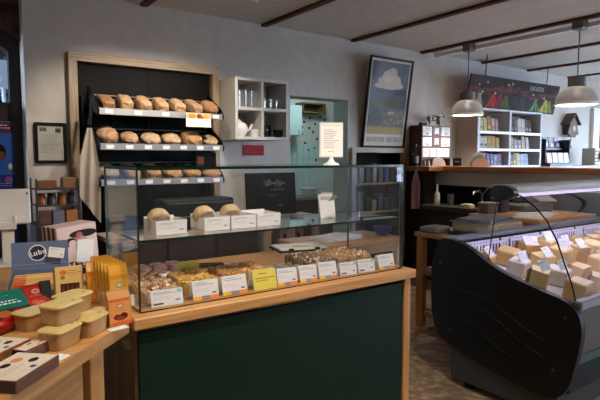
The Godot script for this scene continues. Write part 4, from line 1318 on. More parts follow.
func topping(kind: String, variant: int, cols: Array) -> ArrayMesh:
	# crumbs and nuts scattered over a slice
	var key := "topping %s %d" % [kind, variant]
	if not boxes.has(key):
		var m := MB.new()
		m.tinted = true
		for i in 34:
			m.tint = cols[rng.randi() % cols.size()]
			var s := rng.randf_range(0.005, 0.012)
			m.box(Vector3(rng.randf_range(-0.031, 0.031), rng.randf_range(0.0, 0.012), rng.randf_range(-0.031, 0.031)), Vector3(s * 1.3, s * 0.8, s), 0.0, rot(rng.randf_range(-40, 40), rng.randf_range(0, 180), rng.randf_range(-40, 40)))
		boxes[key] = m.done()
	return boxes[key]

# ------------------------------------------------------------------ pine side counter
func side_counter() -> void:
	var o := thing("side_counter", "angled pine side counter crowded with packaged goods", "counter", Vector3.ZERO)
	var m := MB.new()
	m.prism(PackedVector2Array([Vector2(0.515, -1.69), Vector2(-0.8, -0.375), Vector2(-1.4, -0.96), Vector2(-0.4, -2.0), Vector2(-0.4, -3.15), Vector2(0.515, -3.15)]), Transform3D(Basis(Vector3(1, 0, 0), Vector3(0, 0, 1), Vector3(0, -1, 0)), Vector3(0, TOP, 0)), 0.04)
	part(o, "counter_top", m, mats["pine"])
	var mid := Vector3(-0.14, 0, -1.03)
	var b := rot(0, 45)
	pbox(o, "front_panel", mid + b * Vector3(-0.05, 0.45, -0.075), Vector3(1.62, 0.82, 0.02), mats["pine"], 0.002, b)
	pbox(o, "corner_post", mid + b * Vector3(0.815, 0.44, -0.065), Vector3(0.075, 0.88, 0.03), mats["pine"], 0.003, b)
	pbox(o, "corner_post", mid + b * Vector3(-0.88, 0.44, -0.065), Vector3(0.075, 0.88, 0.03), mats["pine"], 0.003, b)
	pbox(o, "plinth", mid + b * Vector3(0, 0.03, -0.11), Vector3(1.7, 0.06, 0.02), mats["pine_dark"], 0.002, b)
	pbox(o, "back_panel", Vector3(-0.36, 0.44, -2.6), Vector3(0.02, 0.88, 1.05), mats["pine_dark"], 0.002)
	# working counter in front of the bread rack
	var k := thing("bread_counter", "low wooden work counter standing in front of the bread rack", "counter", Vector3(1.64, 0, -3.92))
	pbox(k, "counter_top", Vector3(0, 0.865, 0), Vector3(1.25, 0.035, 0.38), mats["pine_dark"], 0.004)
	pbox(k, "body", Vector3(0, 0.4235, -0.01), Vector3(1.2, 0.847, 0.34), mats["walnut"], 0.003)
	for i in 3: pbox(k, "cabinet_door", Vector3(-0.4 + i * 0.4, 0.46, 0.17), Vector3(0.38, 0.74, 0.018), mats["walnut"], 0.003)
	var sl := thing("bread_slicer", "dark bread slicing machine on the work counter under the bread rack", "machine", Vector3(1.78, 0.8825, -3.97))
	pbox(sl, "housing", Vector3(0, 0.12, -0.04), Vector3(0.62, 0.24, 0.24), mats["charcoal"], 0.015)
	pbox(sl, "steel_ledge", Vector3(0, 0.21, 0.09), Vector3(0.56, 0.012, 0.06), mats["steel_dark"], 0.002)
	pbox(sl, "steel_ledge", Vector3(0, 0.1, 0.09), Vector3(0.56, 0.012, 0.06), mats["steel_dark"], 0.002)
	pbox(sl, "foot_bar", Vector3(0, 0.008, 0.08), Vector3(0.6, 0.016, 0.05), mats["steel_dark"], 0.002)
	# low pine table in the gap behind the case
	var bt := thing("packing_table", "low pine packing table seen through the right half of the glass case", "table", Vector3(2.52, 0, -3.0))
	pbox(bt, "table_top", Vector3(0, 0.835, 0), Vector3(0.86, 0.03, 0.46), mats["pine"], 0.004)
	for sx in [-1, 1]:
		for sz in [-1, 1]: pbox(bt, "leg", Vector3(sx * 0.39, 0.41, sz * 0.19), Vector3(0.055, 0.82, 0.055), mats["pine"], 0.003)
	pbox(bt, "apron", Vector3(0, 0.785, 0.2), Vector3(0.72, 0.07, 0.02), mats["pine_dark"], 0.002)
	var ps := thing("bag_stack", "flat stack of white paper bags on the low packing table", "paper bags", Vector3(2.45, 0.85, -3.0), 8)
	for i in 3: pbox(ps, "bag", Vector3(0.01 * i, 0.004 + i * 0.007, 0), Vector3(0.34, 0.006, 0.24), mats["paper"], 0.002, rot(0, i * 4))
	one("blue_bowl", bowl_mesh(0.075, 0.07), mat("bowl_blue", Color(0.10, 0.16, 0.45), 0.3), "small dark blue bowl at the end of the low packing table", "bowl", Vector3(2.87, 0.85, -2.93))
	# small stand by the wall under the certificate
	var q := thing("jar_stand", "small glass shelf stand with jars under the certificate", "stand", Vector3(0.78, 0, -4.3))
	pbox(q, "cabinet", Vector3(0, 0.48, 0), Vector3(0.32, 0.96, 0.32), mats["walnut"], 0.004)
	for yy in [1.10, 1.22]:
		pbox(q, "shelf", Vector3(0, yy, 0), Vector3(0.30, 0.008, 0.26), mats["steel_dark"], 0.001)
	for sx in [-1, 1]:
		for sz in [-1, 1]:
			pbox(q, "post", Vector3(sx * 0.145, 1.13, sz * 0.12), Vector3(0.012, 0.34, 0.012), mats["steel_dark"], 0.001)
	var jar := MB.new()
	jar.lathe([Vector2(0, 0), Vector2(0.032, 0), Vector2(0.034, 0.06), Vector2(0.028, 0.07), Vector2(0.03, 0.072), Vector2(0.03, 0.09), Vector2(0, 0.09)], Transform3D(), 14)
	var jm := jar.done()
	for i in 4:
		one("jam_jar", jm, mat("jar_amber_%d" % (i % 2), [Color(0.52, 0.28, 0.10), Color(0.20, 0.17, 0.16)][i % 2], 0.3), ["amber jar on the small stand under the certificate", "dark jar on the small stand under the certificate"][i % 2], "jar", Vector3(0.675 + i * 0.07, 1.1045, -4.24), Basis(), ["amber jars on the small stand", "dark jars on the small stand"][i % 2])
	one("snack_box", cube(Vector3(0.13, 0.06, 0.1), 0.004), mat("amber_card", Color(0.42, 0.25, 0.12), 0.6), "wide amber brown box on top of the small jar stand", "box", Vector3(0.715, 1.2545, -4.26))
	one("snack_box", cube(Vector3(0.09, 0.08, 0.09), 0.004), mat("tan_card", Color(0.45, 0.30, 0.17), 0.6), "upright tan box on top of the small jar stand", "box", Vector3(0.865, 1.2645, -4.26))
	for i in 3:
		one("snack_box", cube(Vector3(0.08, 0.1, 0.08), 0.004), mat("snack_%d" % i, [Color(0.35, 0.22, 0.15), Color(0.40, 0.38, 0.45), Color(0.60, 0.36, 0.16)][i], 0.6), ["brown", "grey", "orange"][i] + " snack box on the jar stand's cabinet top", "box", Vector3(0.69 + i * 0.09, 1.0105, -4.22))

func pack_print(key: String, base: Color, band: Color, blob: Color, ink: Color) -> StandardMaterial3D:
	if mats.has(key): return mats[key]
	var im := blank(64, 96, base)
	rect(im, 0, 0, 64, 10, band)
	rect(im, 0, 84, 64, 12, band)
	disc(im, 32, 26, 12, 9, ink)
	disc(im, 32, 26, 9, 6, base.lerp(Color.WHITE, 0.25))
	textlines(im, 12, 40, 40, 8, 2, ink)
	disc(im, 22, 66, 12, 10, blob); disc(im, 42, 64, 12, 12, blob.lerp(Color.BLACK, 0.25)); disc(im, 32, 72, 14, 8, blob.lerp(Color.WHITE, 0.12))
	return printed(key, im, 0.45)

func side_goods() -> void:
	var W: Material = mats["white"]
	# customer display
	var o := thing("till_display", "white flat till display on a short post on the pine counter", "display", Vector3(0.25, TOP, -2.93), -4)
	pbox(o, "panel", Vector3(-0.02, 0.29, 0), Vector3(0.37, 0.175, 0.03), mats["cream"], 0.008, rot(-6))
	pbox(o, "bracket", Vector3(0.06, 0.20, 0.02), Vector3(0.075, 0.04, 0.045), mats["cream"], 0.005)
	for sx in [-1, 1]: pbox(o, "hinge", Vector3(0.06 + sx * 0.032, 0.225, 0.03), Vector3(0.012, 0.05, 0.03), mats["cream"], 0.003)
	pbox(o, "post", Vector3(0.06, 0.10, 0.0), Vector3(0.055, 0.18, 0.04), mats["cream"], 0.004)
	pbox(o, "base", Vector3(0.06, 0.01, 0.0), Vector3(0.16, 0.02, 0.16), mats["cream"], 0.005)
	pbox(o, "screw", Vector3(0.15, 0.355, 0.01), Vector3(0.008, 0.008, 0.012), mats["black"], 0.001, rot(-6))
	# blue display carton of fruit bars
	var blue := mat("carton_blue", Color(0.34, 0.40, 0.52), 0.55)
	var navy := mat("navy", Color(0.06, 0.08, 0.22), 0.5)
	var c := thing("bar_carton", "open grey blue display carton of fruit bars with a round navy emblem", "carton", Vector3(0.345, TOP, -2.25), -10)
	pbox(c, "bottom", Vector3(0, 0.002, 0.02), Vector3(0.205, 0.004, 0.24), blue, 0.0)
	pbox(c, "side", Vector3(-0.103, 0.035, 0.02), Vector3(0.003, 0.07, 0.24), blue, 0.0)
	pbox(c, "side", Vector3(0.103, 0.035, 0.02), Vector3(0.003, 0.07, 0.24), blue, 0.0)
	pbox(c, "back", Vector3(0, 0.04, -0.1), Vector3(0.205, 0.08, 0.003), blue, 0.0)
	pbox(c, "front", Vector3(0, 0.02, 0.14), Vector3(0.205, 0.04, 0.003), blue, 0.0)
	var lid := pbox(c, "lid", Vector3(0.0, 0.13, -0.108), Vector3(0.21, 0.115, 0.003), blue, 0.0, rot(-7))
	pbox(lid, "lid_fold", Vector3(0, -0.033, 0.0025), Vector3(0.2, 0.003, 0.003), mat("carton_blue_light", Color(0.48, 0.54, 0.64), 0.55), 0.0)
	var m := MB.new()
	m.lathe([Vector2(0, 0), Vector2(0.033, 0), Vector2(0.033, 0.001), Vector2(0, 0.001)], Transform3D(rot(90), Vector3(-0.01, 0.012, 0.002)), 32)
	part(lid, "emblem_ring", m, mats["paper"])
	m = MB.new()
	m.lathe([Vector2(0, 0.001), Vector2(0.029, 0.001), Vector2(0.029, 0.002), Vector2(0, 0.002)], Transform3D(rot(90), Vector3(-0.01, 0.012, 0.002)), 32)
	part(lid, "emblem", m, navy)
	words(lid, "emblem_lettering", "Lubs", 0.026, mats["paper"], Vector3(-0.01, 0.012, 0.0046), rot(0, 0, 12), true)
	pbox(lid, "price_label", Vector3(0.06, 0.008, 0.006), Vector3(0.06, 0.042, 0.001), mats["paper"], 0.0, rot(0, 0, -10))
	quad(lid, "price_print", Vector3(0.06, 0.008, 0.0068), 0.058, 0.04, mats["card_2"], rot(0, 0, -10))
	pbox(lid, "slot", Vector3(0.045, -0.024, 0.003), Vector3(0.06, 0.028, 0.002), mat("slot_dark", Color(0.16, 0.19, 0.24), 0.6), 0.0, rot(0, 0, -8))
	var bar_cols := [Color(0.78, 0.62, 0.36), Color(0.80, 0.66, 0.42), Color(0.74, 0.58, 0.32)]
	for i in 5:
		var bz := -0.06 + i * 0.038
		var bt := thing("fruit_bar", "cream wrapped fruit bar in the open blue carton" if i > 0 else "cream wrapped fruit bar against the lid of the open blue carton", "bar", c.position + rot(0, -10) * Vector3(0, 0.0045, bz), -10, "fruit bars in the blue carton")
		pbox(bt, "wrapper", Vector3(0, 0.03, 0), Vector3(0.196, 0.06 - i * 0.002, 0.03), mat("bar_wrap_%d" % (i % 3), bar_cols[i % 3], 0.4), 0.008, rot(-12))
		quad(bt, "label_strip", rot(-12) * Vector3(-0.07, 0.0, 0.0154) + Vector3(0, 0.03, 0), 0.04, 0.05, mat("bar_red", Color(0.75, 0.28, 0.12), 0.4), rot(-12))
	# pinkish white carton behind
	var pk := mat("carton_pink", Color(0.80, 0.70, 0.68), 0.6)
	var q := thing("snack_carton", "tall pinkish white snack carton behind the blue carton", "carton", Vector3(0.545, TOP + 0.007, -2.66), 18)
	pbox(q, "body", Vector3(0, 0.105, 0), Vector3(0.20, 0.21, 0.13), pk, 0.002, rot(0, 0, 4))
	var im := blank(96, 96, Color(0.82, 0.74, 0.72))
	disc(im, 30, 34, 14, 10, Color(0.10, 0.09, 0.10)); disc(im, 34, 38, 10, 9, Color(0.82, 0.74, 0.72)); disc(im, 62, 18, 34, 9, Color(0.16, 0.13, 0.13)); disc(im, 52, 24, 9, 11, Color(0.72, 0.35, 0.38)); disc(im, 58, 46, 18, 22, Color(0.66, 0.60, 0.54))
	quad(q, "print", Vector3(0.0, 0.105, 0.0665), 0.195, 0.2, printed("snack_print", im), rot(0, 0, 4))
	words(q, "lettering", "TEL", 0.05, mats["black"], Vector3(-0.01, 0.022, 0.068), rot(0, 0, 4), true)
	for i in 3: pbox(q, "side_stripe", Vector3(-0.102, 0.11, -0.04 + i * 0.04), Vector3(0.002, 0.19, 0.018), mat("stripe_brown", Color(0.20, 0.13, 0.12), 0.5), 0.0, rot(0, 0, 4))
	pbox(q, "price_label", Vector3(0.03, 0.085, 0.072), Vector3(0.085, 0.11, 0.001), mats["card_2"], 0.0, rot(-6, 0, -10))
	# cream carton with a window of chocolate bars
	var cc := mat("carton_cream", Color(0.78, 0.64, 0.40), 0.55)
	var y := thing("chocolate_carton", "cream carton with a cut-out window of dark chocolate bars", "carton", Vector3(0.405, TOP, -2.03), -4)
	pbox(y, "body", Vector3(0, 0.066, -0.02), Vector3(0.095, 0.125, 0.06), cc, 0.002, rot(-16))
	im = blank(64, 80, Color(0.80, 0.67, 0.42))
	disc(im, 18, 12, 9, 6, Color(0.80, 0.40, 0.12)); disc(im, 16, 24, 6, 5, Color(0.45, 0.48, 0.2)); textlines(im, 30, 8, 28, 16, 3, Color(0.6, 0.42, 0.2))
	rect(im, 10, 40, 46, 30, Color(0.12, 0.06, 0.03))
	for i in 4: rect(im, 13 + i * 11, 44, 7, 24, Color(0.35, 0.18, 0.08))
	disc(im, 54, 60, 6, 7, Color(0.6, 0.65, 0.3))
	quad(y, "print", rot(-16) * Vector3(0, 0, 0.031) + Vector3(0, 0.066, -0.02), 0.09, 0.118, printed("choco_print", im), rot(-16))
	pbox(y, "tray_lip", Vector3(0, 0.012, 0.03), Vector3(0.1, 0.024, 0.02), cc, 0.001)
	# orange packets
	var pp := pack_print("packet_orange_print", Color(0.80, 0.56, 0.20), Color(0.80, 0.44, 0.14), Color(0.80, 0.36, 0.16), Color(0.42, 0.42, 0.36))
	var yy := mat("packet_yellow", Color(0.80, 0.58, 0.16), 0.3)
	var pos := py(97.5, 299, TOP)
	standing_pack("tea_packet", "orange yellow foil packet standing alone beside the row of packets", pos + Vector3(-0.01, 0, 0.04), 0.068, 0.15, 0.03, -3, yy, pp, "", 7)
	var fp := pack_print("packet_yellow_print", Color(0.80, 0.62, 0.26), Color(0.80, 0.54, 0.14), Color(0.52, 0.36, 0.30), Color(0.42, 0.50, 0.45))
	pos = py(127, 297, TOP)
	for i in 6:
		standing_pack("tea_packet", "yellow foil packet at the front of the row beside the glass case" if i == 0 else "yellow foil packet behind the front one of the row beside the case", Vector3(0.524 - i * 0.002, TOP + 0.002, -1.83 - i * 0.036), 0.066, 0.16, 0.026, 2, yy, fp, "row of yellow packets", 4)
	var tray := thing("packet_tray", "clear plastic tray holding the row of yellow packets", "tray", Vector3(0.520, TOP, -1.92), 2)
	pbox(tray, "bottom", Vector3(0, 0.0008, 0), Vector3(0.073, 0.0016, 0.235), mats["white"], 0.0)
	for sx in [-1, 1]: pbox(tray, "side", Vector3(sx * 0.0358, 0.03, 0), Vector3(0.0015, 0.06, 0.235), mats["clear_plastic"], 0.0)
	# small upright carton in front
	pos = py(120, 325.5, TOP)
	var sp := pack_print("packet_brown_print", Color(0.80, 0.52, 0.26), Color(0.78, 0.36, 0.14), Color(0.40, 0.12, 0.08), Color(0.30, 0.42, 0.38))
	standing_pack("spice_carton", "small orange brown carton with a kraft frame leaning at the counter corner", pos, 0.072, 0.112, 0.022, 8, mat("kraft", Color(0.72, 0.50, 0.26), 0.6), sp, "", 9)
	flat_card(py(117, 328, TOP) + Vector3(0.0, 0, 0.008), 0.06, 0.03, 10, "small white shelf label lying in front of the spice carton")
	var wc := thing("price_card", "small white price card beside the yellow packets and the case corner", "price card", py(136, 305, TOP) + Vector3(-0.03, 0, 0), -5)
	pbox(wc, "card", Vector3(0, 0.02, 0), Vector3(0.048, 0.04, 0.0015), mats["paper"], 0.0, rot(-20))
	pbox(wc, "foot", Vector3(0, 0.004, -0.006), Vector3(0.04, 0.008, 0.02), mats["paper"], 0.001)
	flat_card(py(57, 359, TOP), 0.062, 0.034, 40, "white shelf label lying on the pine counter beside the tubs")
	# teal and red packages
	pos = py(15, 330, TOP)
	im = blank(64, 96, Color(0.09, 0.38, 0.34))
	textlines(im, 8, 30, 46, 14, 2, Color(0.90, 0.92, 0.88)); textlines(im, 20, 14, 28, 4, 1, Color(0.6, 0.8, 0.7))
	rect(im, 0, 54, 64, 42, Color(0.10, 0.20, 0.12)); disc(im, 18, 66, 12, 10, Color(0.62, 0.34, 0.18)); disc(im, 44, 70, 16, 13, Color(0.60, 0.08, 0.05)); disc(im, 22, 86, 16, 10, Color(0.62, 0.08, 0.06)); disc(im, 50, 88, 10, 8, Color(0.28, 0.40, 0.16))
	var tb := thing("tomato_box", "teal and dark green box with tomatoes printed on it", "box", pos + Vector3(0.01, 0.023, 0.0), 16)
	var lean := rot(-56)
	pbox(tb, "body", lean * Vector3(0, 0.07, -0.014), Vector3(0.12, 0.14, 0.026), mat("box_teal", Color(0.10, 0.38, 0.34), 0.4), 0.002, lean)
	quad(tb, "print", lean * Vector3(0, 0.07, -0.0003), 0.118, 0.138, printed("tomato_print", im, 0.35), lean)
	var rp := pack_print("packet_red_print", Color(0.60, 0.13, 0.10), Color(0.55, 0.08, 0.08), Color(0.75, 0.32, 0.22), Color(0.72, 0.66, 0.60))
	for i in 2:
		var rt := thing("red_packet", ["red packet leaning behind the teal tomato box", "bright red packet lying flat before the teal tomato box"][i], "packet", [py(43, 313, TOP), py(6, 335, TOP)][i], [24.0, 40.0][i])
		var lb := rot([-34.0, -72.0][i])
		pbox(rt, "body", lb * Vector3(0, 0.05, -0.012), Vector3(0.085, 0.1, 0.022), mat("packet_red", Color(0.50, 0.09, 0.08), 0.35), 0.005, lb)
		quad(rt, "print", lb * Vector3(0, 0.05, -0.0003), 0.078, 0.092, rp, lb)
		rt.position.y = TOP + [0.013, 0.022][i]
	var dp := thing("dark_packet", "dark slate packet with a green foot beside the blue carton", "packet", py(46, 309, TOP) , 4)
	pbox(dp, "body", Vector3(0, 0.052, 0), Vector3(0.036, 0.098, 0.025), mat("slate", Color(0.15, 0.16, 0.20), 0.4), 0.003, rot(-10))
	pbox(dp, "green_foot", Vector3(0, 0.009, 0.009), Vector3(0.038, 0.018, 0.03), mat("leaf_green", Color(0.16, 0.32, 0.12), 0.5), 0.002)
	# plastic tubs
	var tubs := [[38.0, 331.0, 0.0, 30.0, "clear tub of yellow spread with a white printed lid beside the tomato box"], [66.0, 350.0, 0.0, 40.0, "clear tub with a yellow lid at the counter edge, bottom of the stack"], [-1.0, 0.0, 0.058, 36.0, "clear tub with a yellow lid on top of the stack at the counter edge"], [95.0, 342.0, 0.0, 42.0, "clear tub behind the stack, bottom one of the rear pair"], [-2.0, 0.0, 0.058, 34.0, "clear tub with a bright yellow lid on top of the rear pair"], [106.0, 328.0, 0.0, 40.0, "small clear tub beside the spice carton"]]
	var at := Vector3.ZERO
	for i in tubs.size():
		var t: Array = tubs[i]
		if i == 2: at = at + Vector3(0.012, 0.058, -0.04)
		elif i == 4: at = at + Vector3(-0.03, 0.058, -0.06)
		else: at = py(t[0], t[1], TOP) + Vector3(-0.005, 0, -0.045)
		if i == 3: at = py(92, 338, TOP) + Vector3(0.004, 0, -0.05)
		if i == 5: at = py(104, 330, TOP) + Vector3(0, 0, -0.075)
		var y0: float = TOP + (0.058 if i in [2, 4] else 0.0)
		tub(Vector3(at.x, y0, at.z), t[3], Vector3(0.105, 0.052, 0.08) * (0.75 if i == 5 else 1.0), t[4], i == 0)
	tub(py(88, 338, TOP) + Vector3(-0.025, 0, -0.18), 30, Vector3(0.105, 0.052, 0.08), "clear tub standing behind the rear pair of tubs by the spice carton", false)
	# chocolate boxes
	im = blank(96, 64, Color(0.82, 0.78, 0.72))
	disc(im, 44, 16, 9, 6, Color(0.13, 0.08, 0.06)); disc(im, 72, 40, 9, 6, Color(0.13, 0.08, 0.06)); disc(im, 66, 18, 10, 7, Color(0.80, 0.50, 0.30)); textlines(im, 10, 30, 44, 12, 2, Color(0.72, 0.55, 0.45)); disc(im, 50, 54, 5, 4, Color(0.12, 0.25, 0.42)); textlines(im, 20, 52, 20, 4, 1, Color(0.5, 0.6, 0.3))
	rect(im, 0, 0, 30, 12, Color(0.80, 0.46, 0.20))
	var chm := printed("chocolate_print", im, 0.35)
	var boxes3 := [[17.0, 366.0, 0.0, 0.165, 0.115, "white chocolate box with brown praline pictures at the counter edge"], [-6.0, 347.0, 0.0, 0.15, 0.10, "white chocolate box lying behind the praline box"], [33.0, 344.0, 0.0, 0.10, 0.045, "orange and white chocolate box lying against the tubs"]]
	for i in 3:
		var b: Array = boxes3[i]
		var p := py(b[0], b[1], TOP + 0.03)
		var t := thing("chocolate_box", b[5], "box", Vector3(p.x, TOP, p.z), 47 - i * 4)
		pbox(t, "body", Vector3(0, 0.015, 0), Vector3(b[3], 0.03, b[4]), mat("choco_side_%d" % (i % 2), [Color(0.38, 0.23, 0.16), Color(0.54, 0.33, 0.20)][i % 2], 0.5), 0.0015)
		quad(t, "lid_print", Vector3(0, 0.0306, 0), b[3] - 0.004, b[4] - 0.004, chm, rot(-90))
		pbox(t, "end_print", Vector3(-b[3] / 2 - 0.0004, 0.015, 0), Vector3(0.001, 0.028, b[4] - 0.004), mat("choco_end", Color(0.17, 0.13, 0.13), 0.4), 0.0)

func standing_pack(called: String, label: String, at: Vector3, w: float, h: float, d: float, turn: float, side: Material, front: Material, group: String, lean: float) -> void:
	var o := thing(called, label, "packet", at + Vector3(0, 0.0015, 0), turn, group)
	var b := rot(-lean)
	# foil bag: thick at the foot, pinched at the top
	var m := MB.new()
	m.prism(PackedVector2Array([Vector2(-d / 2, 0), Vector2(d / 2, 0), Vector2(d / 2, h * 0.75), Vector2(0.002, h * 0.96), Vector2(0.002, h), Vector2(-0.002, h), Vector2(-0.002, h * 0.96), Vector2(-d / 2, h * 0.75)]), Transform3D(Basis(Vector3(0, 0, 1), Vector3(0, 1, 0), Vector3(-1, 0, 0)), Vector3(w / 2, 0, 0)), w)
	part(o, "bag", m, side, Vector3(0, 0.001, 0), b)
	quad(o, "print", b * Vector3(0, h * 0.375 + 0.001, d / 2 + 0.0004), w * 0.94, h * 0.73, front, b)
	var lean2 := rad_to_deg(atan2(d / 2 - 0.002, h * 0.21))
	quad(o, "top_print", b * Vector3(0, h * 0.855, d / 4 + 0.0018), w * 0.96, h * 0.21, side, b * rot(-lean2))

func flat_card(at: Vector3, w: float, d: float, turn: float, label: String) -> void:
	var o := thing("shelf_label", label, "label", Vector3(at.x, TOP, at.z), turn)
	pbox(o, "card", Vector3(0, 0.001, 0), Vector3(w, 0.002, d), mats["paper"], 0.0)
	quad(o, "print", Vector3(0, 0.0024, 0), w - 0.004, d - 0.004, mats["card_2"], rot(-90))

func tub(at: Vector3, turn: float, s: Vector3, label: String, white_lid: bool) -> void:
	var o := thing("food_tub", label, "tub", at, turn, "" if white_lid else "")
	var m := MB.new()
	m.grid([tub_ring(s, 0.01, 0.0), tub_ring(s, 0.84, 0.0), tub_ring(s, 0.86, 0.004), tub_ring(s, 0.97, s.y)], Vector3(0, s.y * 0.5, 0), true)
	part(o, "tub", m, mat("tub_plastic", Color(0.80, 0.70, 0.54), 0.25, {"subsurf_scatter_enabled": true, "subsurf_scatter_strength": 0.2, "albedo_texture": tub_tex(), "uv1_triplanar": true, "uv1_scale": Vector3(9, 9, 9)}))
	m = MB.new()
	m.grid([tub_ring(s, 0.98, s.y - 0.003), tub_ring(s, 1.03, s.y - 0.002), tub_ring(s, 1.03, s.y + 0.003), tub_ring(s, 0.97, s.y + 0.005), tub_ring(s, 0.01, s.y + 0.005)], Vector3(0, s.y, 0), true)
	part(o, "lid", m, mat("tub_lid_yellow", Color(0.80, 0.70, 0.42), 0.35))
	quad(o, "lid_print", Vector3(0, s.y + 0.0056, 0), s.x * 0.84, s.z * 0.8, lid_print(white_lid), rot(-90))
func tub_ring(s: Vector3, k: float, y: float) -> Array:
	var r := []
	for i in 25:
		var a := TAU * (i % 24) / 24.0
		r.append(Vector3(spow(cos(a), 0.35) * s.x / 2 * k, y, spow(sin(a), 0.35) * s.z / 2 * k))
	return r
func tub_tex() -> Texture2D:
	if not has_meta("tub_tex"):
		set_meta("tub_tex", noise_tex(96, 96, 4.0, 4.0, 60, [[0.0, Color(0.78, 0.64, 0.48)], [0.5, Color(0.88, 0.79, 0.66)], [1.0, Color(0.96, 0.92, 0.84)]]))
	return get_meta("tub_tex")
func lid_print(white_lid: bool) -> StandardMaterial3D:
	var key := "lid_print_%s" % white_lid
	if mats.has(key): return mats[key]
	var im := blank(64, 48, Color(0.80, 0.74, 0.60) if white_lid else Color(0.80, 0.72, 0.48))
	textlines(im, 8, 6, 48, 12, 2, Color(0.72, 0.36, 0.28)); textlines(im, 8, 24, 44, 16, 3, Color(0.66, 0.55, 0.36)); disc(im, 52, 36, 6, 5, Color(0.5, 0.45, 0.6))
	return printed(key, im, 0.3)

# ------------------------------------------------------------------ cheese cooler
const CX0 := 2.65
const CX1 := 4.75
func end_frame(x: float) -> Transform3D:
	return Transform3D(Basis(Vector3(0, 0, 1), Vector3(0, 1, 0), Vector3(-1, 0, 0)), Vector3(x, 0, 0))
func rounded(poly: Array, rounds := 2) -> PackedVector2Array:
	var p := PackedVector2Array(poly)
	for k in rounds:
		var q := PackedVector2Array()
		for i in p.size():
			var a := p[i]
			var b := p[(i + 1) % p.size()]
			q.append(a.lerp(b, 0.25)); q.append(a.lerp(b, 0.75))
		p = q
	return p
func deck_y(z: float) -> float:
	return lerpf(0.80, 0.655, (z + 2.14) / 0.79)
func cheese_cooler() -> void:
	var o := thing("cheese_cooler", "dark grey refrigerated cheese counter with curved glass front and lit canopy", "cooler", Vector3.ZERO)
	var K: Material = mats["charcoal"]
	var m := MB.new()
	var out := rounded([Vector2(-2.25, 0.94), Vector2(-2.02, 0.945), Vector2(-1.80, 0.815), Vector2(-1.53, 0.745), Vector2(-1.33, 0.71), Vector2(-1.27, 0.60), Vector2(-1.30, 0.40), Vector2(-1.35, 0.20), Vector2(-1.50, 0.155), Vector2(-2.10, 0.255), Vector2(-2.25, 0.36)])
	m.prism(out, end_frame(CX0 + 0.04), 0.04, true)
	var panel := part(o, "end_panel", m, K)
	for rr in [[[449, 285], [470, 293], [495, 305], [520, 325], [543, 341]], [[449, 296], [470, 304], [495, 319], [520, 342], [543, 358]], [[449, 312], [470, 324], [495, 346], [520, 363], [543, 374]]]:
		m = MB.new()
		var path := []
		for q in rr: path.append(px(q[0], q[1], CX0 - 0.001))
		m.tube(path, 0.008, 8)
		part(panel, "moulded_ridge", m, K)
	for q in [[440, 263], [565, 318], [553, 370], [450, 330]]:
		m = MB.new()
		m.lathe([Vector2(0, 0), Vector2(0.01, 0), Vector2(0.008, 0.004), Vector2(0, 0.004)], Transform3D(rot(0, 0, 90), px(q[0], q[1], CX0)), 12)
		part(panel, "screw_cap", m, mats["charcoal_light"])
	m = MB.new()
	m.prism(out, end_frame(CX1 + 0.04), 0.04, true)
	part(o, "end_panel", m, K)
	pbox(o, "base", Vector3((CX0 + CX1) / 2 + 0.02, 0.22, -1.755), Vector3(CX1 - CX0 - 0.02, 0.34, 0.70), mats["charcoal_light"], 0.006)
	for z in [-2.0, -1.5]:
		for x in [CX0 + 0.1, CX1 - 0.1]:
			pbox(o, "foot", Vector3(x, 0.025, z), Vector3(0.06, 0.05, 0.06), mats["black"], 0.008)
	var L := CX1 - CX0 - 0.02
	var mx := (CX0 + CX1) / 2 + 0.02
	pbox(o, "rear_wall", Vector3(mx, 0.64, -2.19), Vector3(L, 0.54, 0.04), K, 0.004)
	pbox(o, "rear_rail", Vector3(mx, 0.925, -2.175), Vector3(L, 0.03, 0.07), mat("rail_grey", Color(0.35, 0.36, 0.40), 0.4), 0.006)
	var tilt := rad_to_deg(atan2(0.145, 0.79))
	pbox(o, "deck", Vector3(mx, deck_y(-1.75) - 0.012, -1.75), Vector3(L, 0.02, 0.80), mats["white"], 0.002, rot(tilt))
	pbox(o, "front_rail", Vector3(mx, 0.695, -1.325), Vector3(L, 0.05, 0.05), mats["aluminium"], 0.008)
	pbox(o, "front_fascia", Vector3(mx, 0.545, -1.34), Vector3(L, 0.25, 0.03), mat("fascia_brown", Color(0.27, 0.20, 0.15), 0.4), 0.003)
	pbox(o, "green_strip", Vector3(mx, 0.395, -1.335), Vector3(L, 0.05, 0.03), mat("strip_green", Color(0.05, 0.24, 0.18), 0.4), 0.004)
	pbox(o, "lower_fascia", Vector3(mx, 0.29, -1.36), Vector3(L, 0.15, 0.03), K, 0.004)
	# curved front glass
	var arc := [Vector2(-1.766, 1.262), Vector2(-1.70, 1.258), Vector2(-1.641, 1.238), Vector2(-1.56, 1.185), Vector2(-1.493, 1.118), Vector2(-1.435, 1.02), Vector2(-1.388, 0.90), Vector2(-1.35, 0.81), Vector2(-1.325, 0.722)]
	var rows := []
	for a in arc: rows.append([Vector3(CX0 + 0.02, a.y, a.x), Vector3(mx, a.y, a.x), Vector3(CX1 - 0.0, a.y, a.x)])
	m = MB.new()
	m.grid(rows, Vector3(0, 0.5, 1))
	part(o, "curved_glass", m, mats["glass"])
	for x in [CX0 + 0.018, CX1]:
		var path := []
		for a in arc: path.append(Vector3(x, a.y, a.x))
		m = MB.new()
		m.tube(path, 0.004, 6)
		part(o, "glass_trim", m, mats["black"])
		m = MB.new()
		m.tube([Vector3(x, 1.245, -1.79), Vector3(x, deck_y(-1.85) + 0.03, -1.85)], 0.0035, 6)
		part(o, "canopy_strut", m, mats["steel_dark"])
	m = MB.new()
	var side := PackedVector2Array()
	for a in arc: side.append(a)
